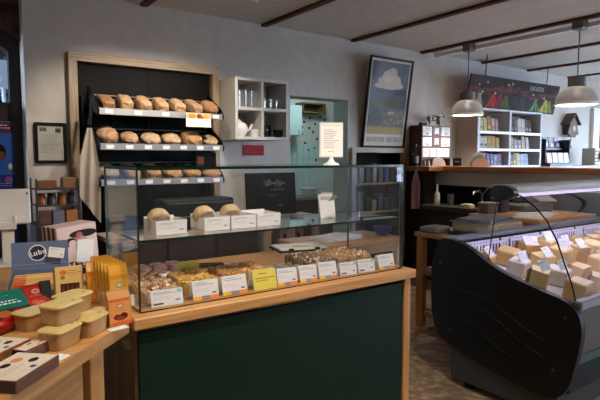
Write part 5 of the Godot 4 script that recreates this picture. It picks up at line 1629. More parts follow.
	side.append(Vector2(-1.53, 0.755)); side.append(Vector2(-1.80, 0.83)); side.append(Vector2(-2.03, 0.935)); side.append(Vector2(-1.85, 1.25))
	m.prism(side, end_frame(CX0 + 0.022), 0.004)
	part(o, "end_glass", m, mats["glass"])
	# canopy with tube
	pbox(o, "canopy", Vector3(mx, 1.278, -1.77), Vector3(L, 0.03, 0.17), mats["cream"], 0.008)
	pbox(o, "canopy_lip", Vector3(mx, 1.262, -1.695), Vector3(L, 0.024, 0.012), mats["cream"], 0.003)
	m = MB.new()
	m.prism(rounded([Vector2(-1.83, 1.215), Vector2(-1.68, 1.215), Vector2(-1.68, 1.29), Vector2(-1.83, 1.30)]), end_frame(CX0 + 0.05), 0.05, true)
	part(o, "canopy_end_cap", m, mat("cap_green", Color(0.08, 0.11, 0.09), 0.4))
	m = MB.new()
	m.tube([Vector3(CX0 + 0.06, 1.235, -1.765), Vector3(CX1 - 0.03, 1.235, -1.765)], 0.013, 12)
	part(o, "fluorescent_tube", m, mat("tube_glow", Color(0.92, 0.88, 1.0), 0.4, {"emission_enabled": true, "emission": Color(0.88, 0.82, 1.0), "emission_energy_multiplier": 1.1}))
	var l := AreaLight3D.new()
	l.name = "tube_light"
	l.light_color = Color(0.90, 0.86, 1.0)
	l.light_energy = 1.0
	l.area_size = Vector2(L - 0.1, 0.03)
	l.area_range = 8.0
	l.shadow_enabled = true
	o.add_child(l)
	l.transform = Transform3D(rot(-90), Vector3(mx, 1.218, -1.765))
	# white plastic baskets at the back of the deck
	for k in 4:
		var b := thing("plastic_basket", "white slatted plastic basket at the back of the cheese deck", "basket", Vector3(CX0 + 0.30 + k * 0.5, deck_y(-2.08), -2.085), 0, "white baskets in the cheese cooler")
		var W := mat("basket_white", Color(0.80, 0.79, 0.86), 0.5)
		for zz in [-0.035, 0.035]:
			pbox(b, "rim", Vector3(0, 0.105, zz), Vector3(0.47, 0.014, 0.008), W, 0.001)
			pbox(b, "rim", Vector3(0, 0.014, zz), Vector3(0.47, 0.014, 0.008), W, 0.001)
			for i in 14: pbox(b, "slat", Vector3(-0.225 + i * 0.0346, 0.06, zz), Vector3(0.014, 0.08, 0.005), W, 0.0)
		pbox(b, "bottom", Vector3(0, 0.009, 0), Vector3(0.47, 0.006, 0.066), W, 0.0)
	cheeses(o)

func cheeses(_o: Node3D) -> void:
	var kinds := [
		["yellow cheese block with ivory rind", Color(0.82, 0.68, 0.40), Color(0.66, 0.52, 0.32)],
		["pale cream cheese wedge", Color(0.84, 0.74, 0.50), Color(0.72, 0.62, 0.44)],
		["orange rinded cheese wedge", Color(0.82, 0.68, 0.44), Color(0.70, 0.44, 0.24)],
		["white soft cheese block in paper", Color(0.82, 0.80, 0.76), Color(0.78, 0.77, 0.76)],
		["golden hard cheese wedge", Color(0.80, 0.64, 0.36), Color(0.56, 0.42, 0.24)],
	]
	var rows := [[-1.965, 9, "back"], [-1.80, 9, "middle"], [-1.61, 9, "middle front"], [-1.445, 9, "front"]]
	var bas := rot(rad_to_deg(atan2(0.145, 0.79)))
	for r in rows.size():
		for i in int(rows[r][1]):
			var k: Array = kinds[(i * 2 + r * 3 + (i * r) % 2) % 5]
			var z: float = rows[r][0] + rng.randf_range(-0.012, 0.012)
			var x := CX0 + 0.16 + i * 0.225 + (0.1 if r % 2 else 0.0) + rng.randf_range(-0.02, 0.02)
			if x > CX1 - 0.1: continue
			var s := Vector3(rng.randf_range(0.12, 0.17), rng.randf_range(0.075, 0.125), rng.randf_range(0.10, 0.125))
			var lbl := "%s in the %s row of the cooler" % [k[0], rows[r][2]]
			var t := thing("cheese", lbl, "cheese", Vector3(x, deck_y(z) + 0.004, z), rng.randf_range(-25, 20), lbl)
			t.basis = bas * t.basis
			var m := MB.new()
			var wedge: bool = (i + r) % 2 == 0
			if wedge:
				m.prism(PackedVector2Array([Vector2(-s.x / 2, -s.z / 2), Vector2(s.x / 2, -s.z * 0.35), Vector2(s.x * 0.42, s.z / 2), Vector2(-s.x * 0.40, s.z * 0.32)]), Transform3D(rot(-90), Vector3.ZERO), s.y)
			else:
				m.box(Vector3(0, s.y / 2, 0), s, 0.008)
			part(t, "cut_cheese", m, mat("cheese_%s" % k[0], k[1], 0.45))
			pbox(t, "rind", Vector3(0, s.y * 0.5, -s.z * 0.5), Vector3(s.x * 0.9, s.y * 0.9, 0.006), mat("rind_%s" % k[0], k[2], 0.7), 0.001)
			if (i * 3 + r) % 5 != 3:
				var tb := rot(-32 - rng.randf_range(0, 20), rng.randf_range(-22, 22))
				var tag_ := pbox(t, "price_tag", Vector3(rng.randf_range(-0.02, 0.02), s.y + 0.022, 0.012), Vector3(0.10, 0.07, 0.0015), mats["paper"], 0.0, tb)
				quad(tag_, "print", Vector3(0, 0, 0.0012), 0.095, 0.066, mats["card_2"])

# ------------------------------------------------------------------ work table behind the cooler
func work_table() -> void:
	var h := 0.82
	var o := thing("work_table", "pine work table with lower shelves behind the cheese cooler", "table", Vector3(4.2, 0, -2.70))
	pbox(o, "table_top", Vector3(0, h - 0.0175, 0), Vector3(1.64, 0.035, 0.74), mats["pine"], 0.004)
	for sx in [-1, 1]:
		for sz in [-1, 1]: pbox(o, "leg", Vector3(sx * 0.77, (h - 0.035) / 2, sz * 0.32), Vector3(0.065, h - 0.035, 0.065), mats["pine"], 0.003)
	for yy in [0.14, 0.5]:
		pbox(o, "shelf", Vector3(0, yy, 0), Vector3(1.46, 0.025, 0.62), mats["pine_dark"], 0.003)
		pbox(o, "shelf_rail", Vector3(-0.77, yy - 0.02, 0), Vector3(0.03, 0.05, 0.56), mats["pine"], 0.002)
	for i in 3:
		one("storage_box", cube(Vector3(0.34, 0.22, 0.36), 0.006), mat("box_dark_%d" % i, [Color(0.20, 0.18, 0.17), Color(0.32, 0.27, 0.22), Color(0.24, 0.25, 0.28)][i], 0.7), ["dark", "brown", "slate"][i] + " storage box on the shelf under the work table", "box", Vector3(3.75 + i * 0.42, 0.5125 + 0.11, -2.72))
	# big clear tray with lid
	var t := thing("food_tray", "large shallow food tray with a blue grey lid on the work table", "tray", Vector3(3.80, h, -2.64), 4)
	pbox(t, "tray", Vector3(0, 0.012, 0), Vector3(0.56, 0.024, 0.40), mats["charcoal_light"], 0.006)
	pbox(t, "food", Vector3(0, 0.065, 0), Vector3(0.52, 0.082, 0.36), mat("pale_food", Color(0.66, 0.63, 0.50), 0.5), 0.02)
	pbox(t, "wrap", Vector3(0, 0.110, 0), Vector3(0.54, 0.006, 0.38), mats["clear_plastic"], 0.002)
	pbox(t, "lid", Vector3(0.0, 0.123, -0.03), Vector3(0.46, 0.018, 0.30), mat("lid_slate", Color(0.38, 0.40, 0.48), 0.35), 0.005, rot(0, 8))
	pbox(t, "yellow_label", Vector3(-0.1, 0.065, 0.182), Vector3(0.05, 0.045, 0.004), mat("label_yellow", Color(0.68, 0.62, 0.22), 0.5), 0.0)
	one("towel_stack", cube(Vector3(0.22, 0.05, 0.18), 0.014), mat("towel_grey", Color(0.58, 0.57, 0.58), 0.9), "folded grey cloth on the back corner of the work table", "cloth", Vector3(3.52, h + 0.025, -2.955), rot(0, 6))
	var rs := thing("work_stand", "low wide pine stand on the work table behind the cheese baskets", "stand", Vector3(4.55, h, -2.70))
	pbox(rs, "board", Vector3(0.02, 0.10, 0), Vector3(0.96, 0.03, 0.70), mats["pine"], 0.004)
	for sx in [-1, 1]: pbox(rs, "runner", Vector3(sx * 0.40, 0.0425, 0), Vector3(0.04, 0.085, 0.64), mats["pine_dark"], 0.002)
	h += 0.115
	for i in 3:
		var p := thing("paper_sheet", "white wrapping paper sheet lying on the pine work stand", "paper", Vector3(4.33 + i * 0.15, h + 0.001 + i * 0.0025, -2.55 - i * 0.08), 12 - i * 20, "wrapping paper on the work stand")
		pbox(p, "sheet", Vector3(0, 0.001, 0), Vector3(0.34, 0.002, 0.25), mats["paper"], 0.0)
	var tubs := [[4.26, 0.16, 0.09, Color(0.46, 0.42, 0.38), "taupe"], [4.45, 0.13, 0.13, Color(0.30, 0.30, 0.32), "dark grey"], [4.98, 0.12, 0.15, Color(0.55, 0.53, 0.52), "pale grey"]]
	for b in tubs:
		var k := thing("storage_tub", "%s lidded storage tub at the back of the pine work stand" % b[4], "tub", Vector3(b[0], h, -2.96), 0)
		pbox(k, "tub", Vector3(0, b[2] / 2, 0), Vector3(b[1], b[2], 0.12), mat("tub_%s" % b[4], b[3], 0.5), 0.012)
		pbox(k, "lid", Vector3(0, b[2] + 0.006, 0), Vector3(b[1] + 0.01, 0.012, 0.13), mat("tub_lid_%s" % b[4], b[3].lightened(0.2), 0.5), 0.004)
	var sl := thing("meat_slicer", "grey slicing machine on the far end of the pine work stand", "machine", Vector3(4.75, h, -2.84), -20)
	pbox(sl, "base", Vector3(0, 0.04, 0), Vector3(0.36, 0.08, 0.26), mats["grey_plastic"], 0.02)
	pbox(sl, "motor", Vector3(-0.05, 0.12, -0.06), Vector3(0.16, 0.09, 0.13), mats["grey_plastic"], 0.03)
	var m := MB.new()
	m.lathe([Vector2(0, 0), Vector2(0.075, 0), Vector2(0.077, 0.006), Vector2(0.03, 0.014), Vector2(0, 0.014)], Transform3D(rot(90), Vector3(0.03, 0.14, 0.02)), 28)
	part(sl, "blade", m, mat("blade_grey", Color(0.55, 0.55, 0.56), 0.5, {"metallic": 0.3}))
	pbox(sl, "carriage", Vector3(0.08, 0.13, 0.1), Vector3(0.2, 0.012, 0.13), mats["steel"], 0.003, rot(20))

# ------------------------------------------------------------------ bar ledge, sink and things on the ledge
const LEDGE := 1.352
func bar() -> void:
	var o := thing("bar_wall", "half-high bar wall with a dark oak ledge and pale upper band", "bar", Vector3(5.3, 0, -2.6))
	pbox(o, "ledge", Vector3(0, LEDGE - 0.03, 0), Vector3(0.42, 0.06, 3.98), mats["oak"], 0.005)
	pbox(o, "ledge", Vector3(-0.34, LEDGE - 0.03, -1.78), Vector3(0.255, 0.06, 0.42), mats["oak"], 0.005)
	pbox(o, "upper_band", Vector3(0, 1.205, 0), Vector3(0.26, 0.174, 3.96), mats["cream"], 0.003)
	pbox(o, "lower_wall", Vector3(0.01, 0.559, 0), Vector3(0.23, 1.118, 3.96), mats["black_board"], 0.0)
	var ca := thing("corner_cupboard", "black brown cupboard under the short end of the bar ledge", "cupboard", Vector3(4.978, 0, -4.44))
	pbox(ca, "body", Vector3(0, 0.644, 0), Vector3(0.21, 1.288, 0.30), mats["walnut"], 0.003)
	pbox(ca, "door", Vector3(0, 0.644, 0.158), Vector3(0.19, 1.26, 0.016), mats["walnut"], 0.003)
	var s := thing("sink_unit", "dark sink unit with a grey worktop below the bar ledge", "sink", Vector3(4.975, 0, -3.72))
	pbox(s, "cabinet", Vector3(0.02, 0.42, 0), Vector3(0.33, 0.84, 1.0), mats["walnut"], 0.003)
	pbox(s, "worktop", Vector3(-0.01, 0.87, 0), Vector3(0.39, 0.06, 1.04), mats["charcoal_light"], 0.006)
	var m := MB.new()
	m.tube([Vector3(0.12, 0.9, 0.1), Vector3(0.12, 1.04, 0.1), Vector3(0.07, 1.08, 0.1), Vector3(-0.03, 1.07, 0.1), Vector3(-0.04, 1.04, 0.1)], 0.012, 10)
	part(s, "tap", m, mats["steel"])
	m = MB.new()
	m.tube([Vector3(0.12, 1.05, 0.12), Vector3(0.10, 1.13, 0.2)], 0.008, 8)
	part(s, "tap_lever", m, mats["steel"])
	m = MB.new()
	m.lathe([Vector2(0, 0), Vector2(0.035, 0), Vector2(0.036, 0.01), Vector2(0.034, 0.13), Vector2(0.014, 0.16), Vector2(0.013, 0.19), Vector2(0.01, 0.24), Vector2(0, 0.242)], Transform3D(), 18)
	one("soap_bottle", m, mats["white"], "white soap bottle on the sink worktop", "bottle", Vector3(4.90, 0.9, -4.10))
	m = MB.new()
	m.lathe([Vector2(0, 0), Vector2(0.033, 0), Vector2(0.038, 0.13), Vector2(0.035, 0.13), Vector2(0.03, 0.01), Vector2(0, 0.01)], Transform3D(), 18)
	one("grey_cup", m, mats["grey_plastic"], "tall grey cup beside the soap bottle on the sink", "cup", Vector3(4.95, 0.9, -3.94))
	one("sponge", loaf(Vector3(0.05, 0.05, 0.075), 0.6, 0.6, Color(0.62, 0.56, 0.35), Color(0.78, 0.74, 0.58), 0.2, 400), mat("sponge_mat", Color(1, 1, 1), 0.9, {"vertex_color_use_as_albedo": true}), "pale yellow sponge cloth at the edge of the sink", "sponge", Vector3(4.84, 0.9, -3.62))
	# pink towel
	var rows := []
	for i in 12:
		var t := i / 11.0
		var r := []
		for j in 9:
			var u := j / 8.0
			r.append(Vector3((u - 0.5) * lerpf(0.02, 0.12, minf(1, t * 3.0)), -t * 0.46, 0.014 * sin(u * 11.0) * t))
		rows.append(r)
	m = MB.new()
	m.grid(rows, Vector3.BACK)
	var pt := thing("pink_towel", "dusty pink towel hanging at the end of the bar ledge", "towel", Vector3(4.79, 1.30, -4.33), -25)
	part(pt, "cloth", m, mat("pink_cloth", Color(0.56, 0.43, 0.41), 0.95))
	m = MB.new()
	m.tube([Vector3(0, 0, 0), Vector3(0.015, 0.012, 0.0), Vector3(0.05, 0.012, 0)], 0.004, 6)
	part(pt, "hook", m, mats["steel"])
	# wine bottle
	m = MB.new()
	m.lathe([Vector2(0, 0), Vector2(0.036, 0), Vector2(0.037, 0.01), Vector2(0.037, 0.15), Vector2(0.015, 0.2), Vector2(0.014, 0.26), Vector2(0, 0.262)], Transform3D(), 18)
	var wb := thing("wine_bottle", "dark green bottle on the end of the bar ledge beside the poster", "bottle", Vector3(4.875, LEDGE, -4.42))
	part(wb, "bottle", m, mat("bottle_green", Color(0.03, 0.08, 0.05), 0.12))
	m = MB.new()
	m.lathe([Vector2(0.0375, 0.04), Vector2(0.0378, 0.042), Vector2(0.0378, 0.12), Vector2(0.0375, 0.122)], Transform3D(), 18)
	part(wb, "label", m, mat("label_grey", Color(0.40, 0.42, 0.38), 0.7))
	# drawer cabinet
	var d := thing("drawer_cabinet", "small brown cabinet of white labelled drawers on the bar ledge", "cabinet", Vector3(5.2, LEDGE, -4.47))
	var B := mat("cabinet_brown", Color(0.34, 0.20, 0.13), 0.5)
	var w := 0.55
	for sx in [-1, 1]: pbox(d, "side", Vector3(sx * (w / 2 - 0.008), 0.25, 0), Vector3(0.016, 0.5, 0.2), B, 0.002)
	for yy in [0.1, 0.232, 0.365, 0.492]: pbox(d, "board", Vector3(0, yy, 0), Vector3(w - 0.032, 0.014, 0.2), B, 0.001)
	pbox(d, "back", Vector3(0, 0.25, -0.096), Vector3(w - 0.032, 0.5, 0.006), B, 0.0)
	var Wd: Material = mats["paper"]
	for row in 2:
		for c in 3:
			var dr := pbox(d, "drawer", Vector3(-0.172 + c * 0.172, 0.298 + row * 0.13, 0.0), Vector3(0.165, 0.112, 0.195), B if c == 1 else Wd, 0.002)
			quad(dr, "label", Vector3(0, 0.004, 0.0985), 0.075, 0.08, mats["card_2"] if c == 1 else mats["card_1"])
			pbox(dr, "knob", Vector3(0, -0.035, 0.102), Vector3(0.02, 0.012, 0.012), mats["black"], 0.002)
	for c in 4:
		var dr := pbox(d, "drawer", Vector3(-0.19 + c * 0.127, 0.166, 0.0), Vector3(0.12, 0.112, 0.195), Wd, 0.002)
		quad(dr, "label", Vector3(0, 0.01, 0.0985), 0.06, 0.04, mats["card_1"])
	# cow on the cabinet
	cow(Vector3(5.24, LEDGE + 0.4992, -4.45))
	one("toy_car", cube(Vector3(0.12, 0.035, 0.05), 0.012), mats["black"], "small flat black ornament beside the toy cow on the drawer cabinet", "ornament", Vector3(5.02, LEDGE + 0.517, -4.44))
	# bits in and before the cabinet
	for i in 3:
		one("small_jar", jar_mesh(0.028, 0.07), mat("jar_green_%d" % i, [Color(0.35, 0.38, 0.22), Color(0.55, 0.5, 0.4), Color(0.28, 0.24, 0.2)][i], 0.4), ["olive", "cream", "brown"][i] + " jar in the open foot of the drawer cabinet", "jar", Vector3(5.02 + i * 0.08, LEDGE, -4.42))
	var fan := MB.new()
	var half := PackedVector2Array()
	for i in 17: half.append(Vector2(cos(PI * i / 16.0) * 0.085, sin(PI * i / 16.0) * 0.105))
	fan.prism(half, Transform3D(), 0.03)
	one("napkin_holder", fan, mats["white"], "white half-round napkin holder on the ledge before the drawer cabinet", "holder", pz(438, 165, -4.28) * Vector3(1, 0, 1) + Vector3(0, LEDGE, 0), rot(0, -30))
	var bs := thing("ledge_sign", "small black chalk sign on the bar ledge", "sign", Vector3(5.22, LEDGE, -4.07), -38)
	pbox(bs, "board", Vector3(0, 0.05, 0), Vector3(0.10, 0.095, 0.012), mats["black"], 0.002, rot(-8))
	pbox(bs, "chalk_line", Vector3(0, 0.055, 0.0075), Vector3(0.06, 0.012, 0.001), mats["grey_plastic"], 0.0, rot(-8))
	var eg := thing("card_fan", "pastel half-round card display on the ledge beside the grey shelf end", "display", Vector3(5.25, LEDGE, -3.80), -36)
	for i in 3:
		var hm := MB.new()
		var hp := PackedVector2Array()
		for k in 15: hp.append(Vector2(cos(PI * k / 14.0) * 0.1, sin(PI * k / 14.0) * (0.17 - i * 0.035)))
		hm.prism(hp, Transform3D(Basis(), Vector3(0.01 * i, 0, 0.016 * i)), 0.012)
		part(eg, "card", hm, mat("pastel_%d" % i, [Color(0.75, 0.74, 0.72), Color(0.55, 0.66, 0.58), Color(0.80, 0.62, 0.52)][i], 0.7))

func jar_mesh(r: float, h: float) -> ArrayMesh:
	var m := MB.new()
	m.lathe([Vector2(0, 0), Vector2(r, 0), Vector2(r, h * 0.75), Vector2(r * 0.85, h * 0.8), Vector2(r * 0.9, h * 0.82), Vector2(r * 0.9, h), Vector2(0, h)], Transform3D(), 14)
	return m.done()

func cell_at(dims: Vector3i, i: int, j: int, k: int) -> int:
	return i + dims.x * (j + dims.y * k)
func field_slope(f: PackedFloat32Array, dims: Vector3i, q: Vector3) -> Vector3:
	var c := Vector3i(clampi(int(q.x), 1, dims.x - 2), clampi(int(q.y), 1, dims.y - 2), clampi(int(q.z), 1, dims.z - 2))
	return Vector3(f[cell_at(dims, c.x + 1, c.y, c.z)] - f[cell_at(dims, c.x - 1, c.y, c.z)], f[cell_at(dims, c.x, c.y + 1, c.z)] - f[cell_at(dims, c.x, c.y - 1, c.z)], f[cell_at(dims, c.x, c.y, c.z + 1)] - f[cell_at(dims, c.x, c.y, c.z - 1)]).normalized()
func cow(at: Vector3) -> void:
	# one body grown from tapered capsules, meshed as surface nets
	var bones := [[Vector3(-0.06, 0.085, 0), Vector3(0.05, 0.09, 0), 0.03, 0.032], [Vector3(0.05, 0.1, 0), Vector3(0.085, 0.118, 0), 0.022, 0.016], [Vector3(0.085, 0.118, 0), Vector3(0.118, 0.10, 0), 0.017, 0.011], [Vector3(-0.09, 0.1, 0), Vector3(-0.10, 0.05, 0.0), 0.005, 0.004]]
	for sx in [[-0.06, -0.07], [0.05, 0.055]]:
		for sz in [-0.018, 0.018]:
			bones.append([Vector3(sx[0], 0.07, sz), Vector3(sx[0] - 0.004, 0.035, sz), 0.014, 0.008])
			bones.append([Vector3(sx[0] - 0.004, 0.035, sz), Vector3(sx[1] + 0.006, 0.006, sz), 0.008, 0.007])
	for sz in [-1, 1]:
		bones.append([Vector3(0.082, 0.13, sz * 0.012), Vector3(0.076, 0.132, sz * 0.028), 0.005, 0.004])
	var cell := 0.005
	var lo := Vector3(-0.125, -0.006, -0.05)
	var dims := Vector3i(54, 32, 20)
	var f := PackedFloat32Array()
	f.resize(dims.x * dims.y * dims.z)
	for k in dims.z:
		for j in dims.y:
			for i in dims.x:
				var p := lo + Vector3(i, j, k) * cell
				var d := 1.0
				for b in bones:
					var ab: Vector3 = b[1] - b[0]
					var t := clampf((p - b[0]).dot(ab) / ab.length_squared(), 0, 1)
					var q: float = (p - (b[0] + ab * t)).length() - lerpf(b[2], b[3], t)
					var h := clampf(0.5 + 0.5 * (d - q) / 0.008, 0, 1)
					d = lerpf(d, q, h) - 0.008 * h * (1 - h)
				f[i + dims.x * (j + dims.y * k)] = d
	var m := MB.new()
	m.tinted = true
	var nz := noise(14.0, 5, 1)
	var vert := {}
	for k in dims.z - 1:
		for j in dims.y - 1:
			for i in dims.x - 1:
				var s := Vector3.ZERO
				var n := 0
				for e in [[0,0,0,1,0,0],[0,0,0,0,1,0],[0,0,0,0,0,1],[1,0,0,1,1,0],[1,0,0,1,0,1],[0,1,0,1,1,0],[0,1,0,0,1,1],[0,0,1,1,0,1],[0,0,1,0,1,1],[1,1,0,1,1,1],[1,0,1,1,1,1],[0,1,1,1,1,1]]:
					var a: float = f[cell_at(dims, i + e[0], j + e[1], k + e[2])]
					var b: float = f[cell_at(dims, i + e[3], j + e[4], k + e[5])]
					if (a < 0.0) != (b < 0.0):
						var t := a / (a - b)
						s += Vector3(i + lerpf(e[0], e[3], t), j + lerpf(e[1], e[4], t), k + lerpf(e[2], e[5], t))
						n += 1
				if n > 0: vert[cell_at(dims, i, j, k)] = lo + s / n * cell
	for k in range(1, dims.z - 1):
		for j in range(1, dims.y - 1):
			for i in range(1, dims.x - 1):
				var a: float = f[cell_at(dims, i, j, k)]
				for ax in 3:
					var o := [[1, 0, 0], [0, 1, 0], [0, 0, 1]][ax] as Array
					var b: float = f[cell_at(dims, i + o[0], j + o[1], k + o[2])]
					if (a < 0.0) == (b < 0.0): continue
					var u := [[0, 1, 0], [0, 0, 1], [1, 0, 0]][ax] as Array
					var w := [[0, 0, 1], [1, 0, 0], [0, 1, 0]][ax] as Array
					var qs := [cell_at(dims, i, j, k), cell_at(dims, i - u[0], j - u[1], k - u[2]), cell_at(dims, i - u[0] - w[0], j - u[1] - w[1], k - u[2] - w[2]), cell_at(dims, i - w[0], j - w[1], k - w[2])]
					var ps := []
					for q in qs:
						if vert.has(q): ps.append(vert[q])
					if ps.size() < 4: continue
					m.tint = Color(0.03, 0.03, 0.03) if nz.get_noise_3dv(ps[0] * 2.2) > -0.02 else Color(0.75, 0.73, 0.70)
					var ns := []
					for p in ps: ns.append(field_slope(f, dims, (p - lo) / cell))
					var Z := Vector2.ZERO
					m.tri([ps[0], ps[1], ps[2]], [ns[0], ns[1], ns[2]], [Z, Z, Z])
					m.tri([ps[0], ps[2], ps[3]], [ns[0], ns[2], ns[3]], [Z, Z, Z])
	one("toy_cow", m, mats["tinted"], "black and white toy cow standing on the drawer cabinet", "figurine", at, rot(0, -20) * Basis.from_scale(Vector3(1.15, 1.15, 1.15)))

# ------------------------------------------------------------------ shop shelving behind the bar
func shop_shelf() -> void:
	var x0 := 5.86
	var x1 := 7.37
	var top := 2.08
	var W: Material = mat("shelf_white", Color(0.76, 0.76, 0.77), 0.6)
	var o := thing("shop_shelf", "white two-bay shop shelf filled with packets behind the bar", "shelf", Vector3((x0 + x1) / 2, 0, -4.42))
	var w := x1 - x0
	var dz := 0.34
	for x in [-w / 2 + 0.02, -w / 2 + 6.58 - x0, w / 2 - 0.02]:
		pbox(o, "upright", Vector3(x, top / 2, 0), Vector3(0.04, top, dz), W, 0.002)
	pbox(o, "top_board", Vector3(0, top + 0.012, 0), Vector3(w, 0.024, dz), W, 0.002)
	pbox(o, "side_panel", Vector3(-w / 2 - 0.006, top / 2, 0), Vector3(0.012, top, dz), mat("beige_panel", Color(0.62, 0.57, 0.52), 0.6), 0.002)
	pbox(o, "back", Vector3(0, top / 2, -dz / 2 + 0.006), Vector3(w - 0.04, top, 0.01), mat("beige_back", Color(0.62, 0.56, 0.48), 0.7), 0.0)
	var levels := [1.80, 1.57, 1.34, 1.05, 0.7, 0.3]
	var bays := [[-w / 2 + 0.04, -w / 2 + 6.58 - x0 - 0.02], [-w / 2 + 6.58 - x0 + 0.02, w / 2 - 0.04]]
	for y in levels:
		for b in bays:
			var bd := pbox(o, "shelf_board", Vector3((b[0] + b[1]) / 2, y - 0.01, 0), Vector3(b[1] - b[0], 0.02, dz - 0.01), W, 0.001)
			pbox(bd, "price_strip", Vector3(0, 0.0, dz / 2 - 0.002), Vector3(b[1] - b[0], 0.035, 0.004), mat("strip_white", Color(0.80, 0.82, 0.86), 0.4), 0.0)
	# products: bay, level, list of [name, colour, width, height, blob]
	var G := Color(0.30, 0.42, 0.18)
	var sets := [
		[0, 0, [["white and green", Color(0.72, 0.72, 0.64), 0.07, 0.17, G], ["white and green", Color(0.74, 0.73, 0.64), 0.07, 0.17, G], ["cream", Color(0.78, 0.70, 0.50), 0.075, 0.18, Color(0.72, 0.60, 0.15)], ["tan", Color(0.62, 0.50, 0.36), 0.08, 0.20, Color(0.75, 0.62, 0.2)], ["pink and white", Color(0.78, 0.66, 0.64), 0.07, 0.18, Color(0.66, 0.20, 0.22)], ["pink and white", Color(0.78, 0.66, 0.64), 0.07, 0.17, Color(0.66, 0.20, 0.22)]], "top"],
		[0, 1, [["white", Color(0.80, 0.79, 0.76), 0.075, 0.16, Color(0.2, 0.2, 0.2)], ["white", Color(0.80, 0.79, 0.76), 0.075, 0.16, Color(0.2, 0.2, 0.2)], ["white", Color(0.80, 0.79, 0.76), 0.075, 0.16, Color(0.2, 0.2, 0.2)], ["yellow", Color(0.76, 0.62, 0.16), 0.08, 0.17, Color(0.5, 0.4, 0.1)], ["yellow", Color(0.76, 0.62, 0.16), 0.08, 0.17, Color(0.5, 0.4, 0.1)], ["yellow", Color(0.74, 0.60, 0.18), 0.08, 0.15, Color(0.62, 0.6, 0.5)]], "middle"],
		[0, 2, [["pink", Color(0.66, 0.34, 0.44), 0.11, 0.17, Color(0.8, 0.6, 0.62)], ["red and orange", Color(0.70, 0.26, 0.16), 0.11, 0.17, Color(0.8, 0.6, 0.5)], ["navy", Color(0.14, 0.16, 0.36), 0.07, 0.16, Color(0.3, 0.32, 0.55)], ["navy", Color(0.14, 0.16, 0.36), 0.07, 0.16, Color(0.3, 0.32, 0.55)], ["lilac and white", Color(0.68, 0.64, 0.72), 0.08, 0.15, Color(0.36, 0.28, 0.48)], ["lilac and white", Color(0.72, 0.68, 0.74), 0.08, 0.16, Color(0.36, 0.28, 0.48)]], "bottom"],
		[1, 0, [["dark green", Color(0.10, 0.12, 0.10), 0.075, 0.19, Color(0.30, 0.30, 0.26)], ["dark green", Color(0.10, 0.12, 0.10), 0.075, 0.19, Color(0.30, 0.30, 0.26)], ["dark green", Color(0.10, 0.12, 0.10), 0.075, 0.19, Color(0.30, 0.30, 0.26)], ["white", Color(0.80, 0.78, 0.76), 0.08, 0.20, Color(0.62, 0.5, 0.5)], ["white", Color(0.80, 0.78, 0.76), 0.08, 0.20, Color(0.62, 0.5, 0.5)], ["dark red", Color(0.22, 0.08, 0.08), 0.07, 0.19, Color(0.6, 0.5, 0.45)], ["dark red", Color(0.22, 0.08, 0.08), 0.07, 0.18, Color(0.6, 0.5, 0.45)]], "top"],
		[1, 1, [["white", Color(0.78, 0.74, 0.70), 0.08, 0.15, Color(0.66, 0.45, 0.35)], ["peach", Color(0.76, 0.58, 0.44), 0.075, 0.16, Color(0.6, 0.4, 0.3)], ["grey", Color(0.52, 0.50, 0.50), 0.08, 0.13, Color(0.7, 0.68, 0.66)], ["grey", Color(0.52, 0.50, 0.50), 0.08, 0.13, Color(0.7, 0.68, 0.66)], ["peach", Color(0.76, 0.62, 0.46), 0.085, 0.18, Color(0.6, 0.45, 0.3)], ["white", Color(0.72, 0.72, 0.74), 0.085, 0.17, Color(0.55, 0.55, 0.6)]], "middle"],
		[1, 2, [["white", Color(0.80, 0.79, 0.76), 0.09, 0.15, Color(0.4, 0.45, 0.4)], ["dark olive", Color(0.26, 0.25, 0.14), 0.06, 0.15, Color(0.5, 0.48, 0.3)], ["olive", Color(0.50, 0.46, 0.22), 0.075, 0.17, Color(0.7, 0.65, 0.4)], ["cream", Color(0.78, 0.72, 0.56), 0.08, 0.16, Color(0.6, 0.55, 0.4)], ["pale blue", Color(0.66, 0.70, 0.78), 0.085, 0.16, Color(0.45, 0.48, 0.58)], ["pale blue", Color(0.66, 0.70, 0.78), 0.085, 0.16, Color(0.45, 0.48, 0.58)]], "bottom"],
	]
	var bayname := ["in the bay by the grey end", "in the bay beside the packet stand"]
	for s in sets:
		var b: Array = bays[s[0]]
		var x: float = o.position.x + b[0] + 0.015
		for it in s[2]:
			var wd: float = it[2] * 1.12
			var base: Color = it[1]
			base = Color.from_hsv(base.h, minf(1.0, base.s * 1.35), base.v * 0.86)
			var tall: float = it[3] * 1.06
			var lb := "%s packet on the %s shelf %s" % [it[0], s[3], bayname[s[0]]]
			var p := thing("grocery_packet", lb, "packet", Vector3(x + wd / 2, levels[s[1]] + 0.0005, -4.345), rng.randf_range(-4, 4), lb)
			pbox(p, "pack", rot(-7) * Vector3(0, tall / 2, 0), Vector3(wd * 0.93, tall, 0.05), mat("pack_%s_%s" % [it[0], base.to_html()], base, 0.45), 0.004, rot(-7))
			var key := "grocery_%s_%s" % [base.to_html(), it[4].to_html()]
			quad(p, "print", rot(-7) * Vector3(0, tall / 2, 0.0256), wd * 0.86, tall * 0.94, pack_print(key, base, base.lerp(it[4], 0.3), it[4], it[4].lerp(Color.BLACK, 0.4)), rot(-7))
			x += wd + 0.004
	# painted hanging board
	var bl := pz(466, 107, -4.34)
	var br := pz(553, 112, -4.34)
	var tl := pz(471, 72, -4.24)
	var tr := pz(561, 83, -4.24)
	var bw := (br.x - bl.x + tr.x - tl.x) / 2
	var bh := (tl.y + tr.y - bl.y - br.y) / 2
	var by := top + 0.026
	var lean := rot(rad_to_deg(atan2(0.10, bh)))
	var hb := thing("painted_board", "wide dark board painted with vegetables and chalk lettering above the shop shelf", "board", Vector3((bl.x + br.x + tl.x + tr.x) / 4, by, -4.34))
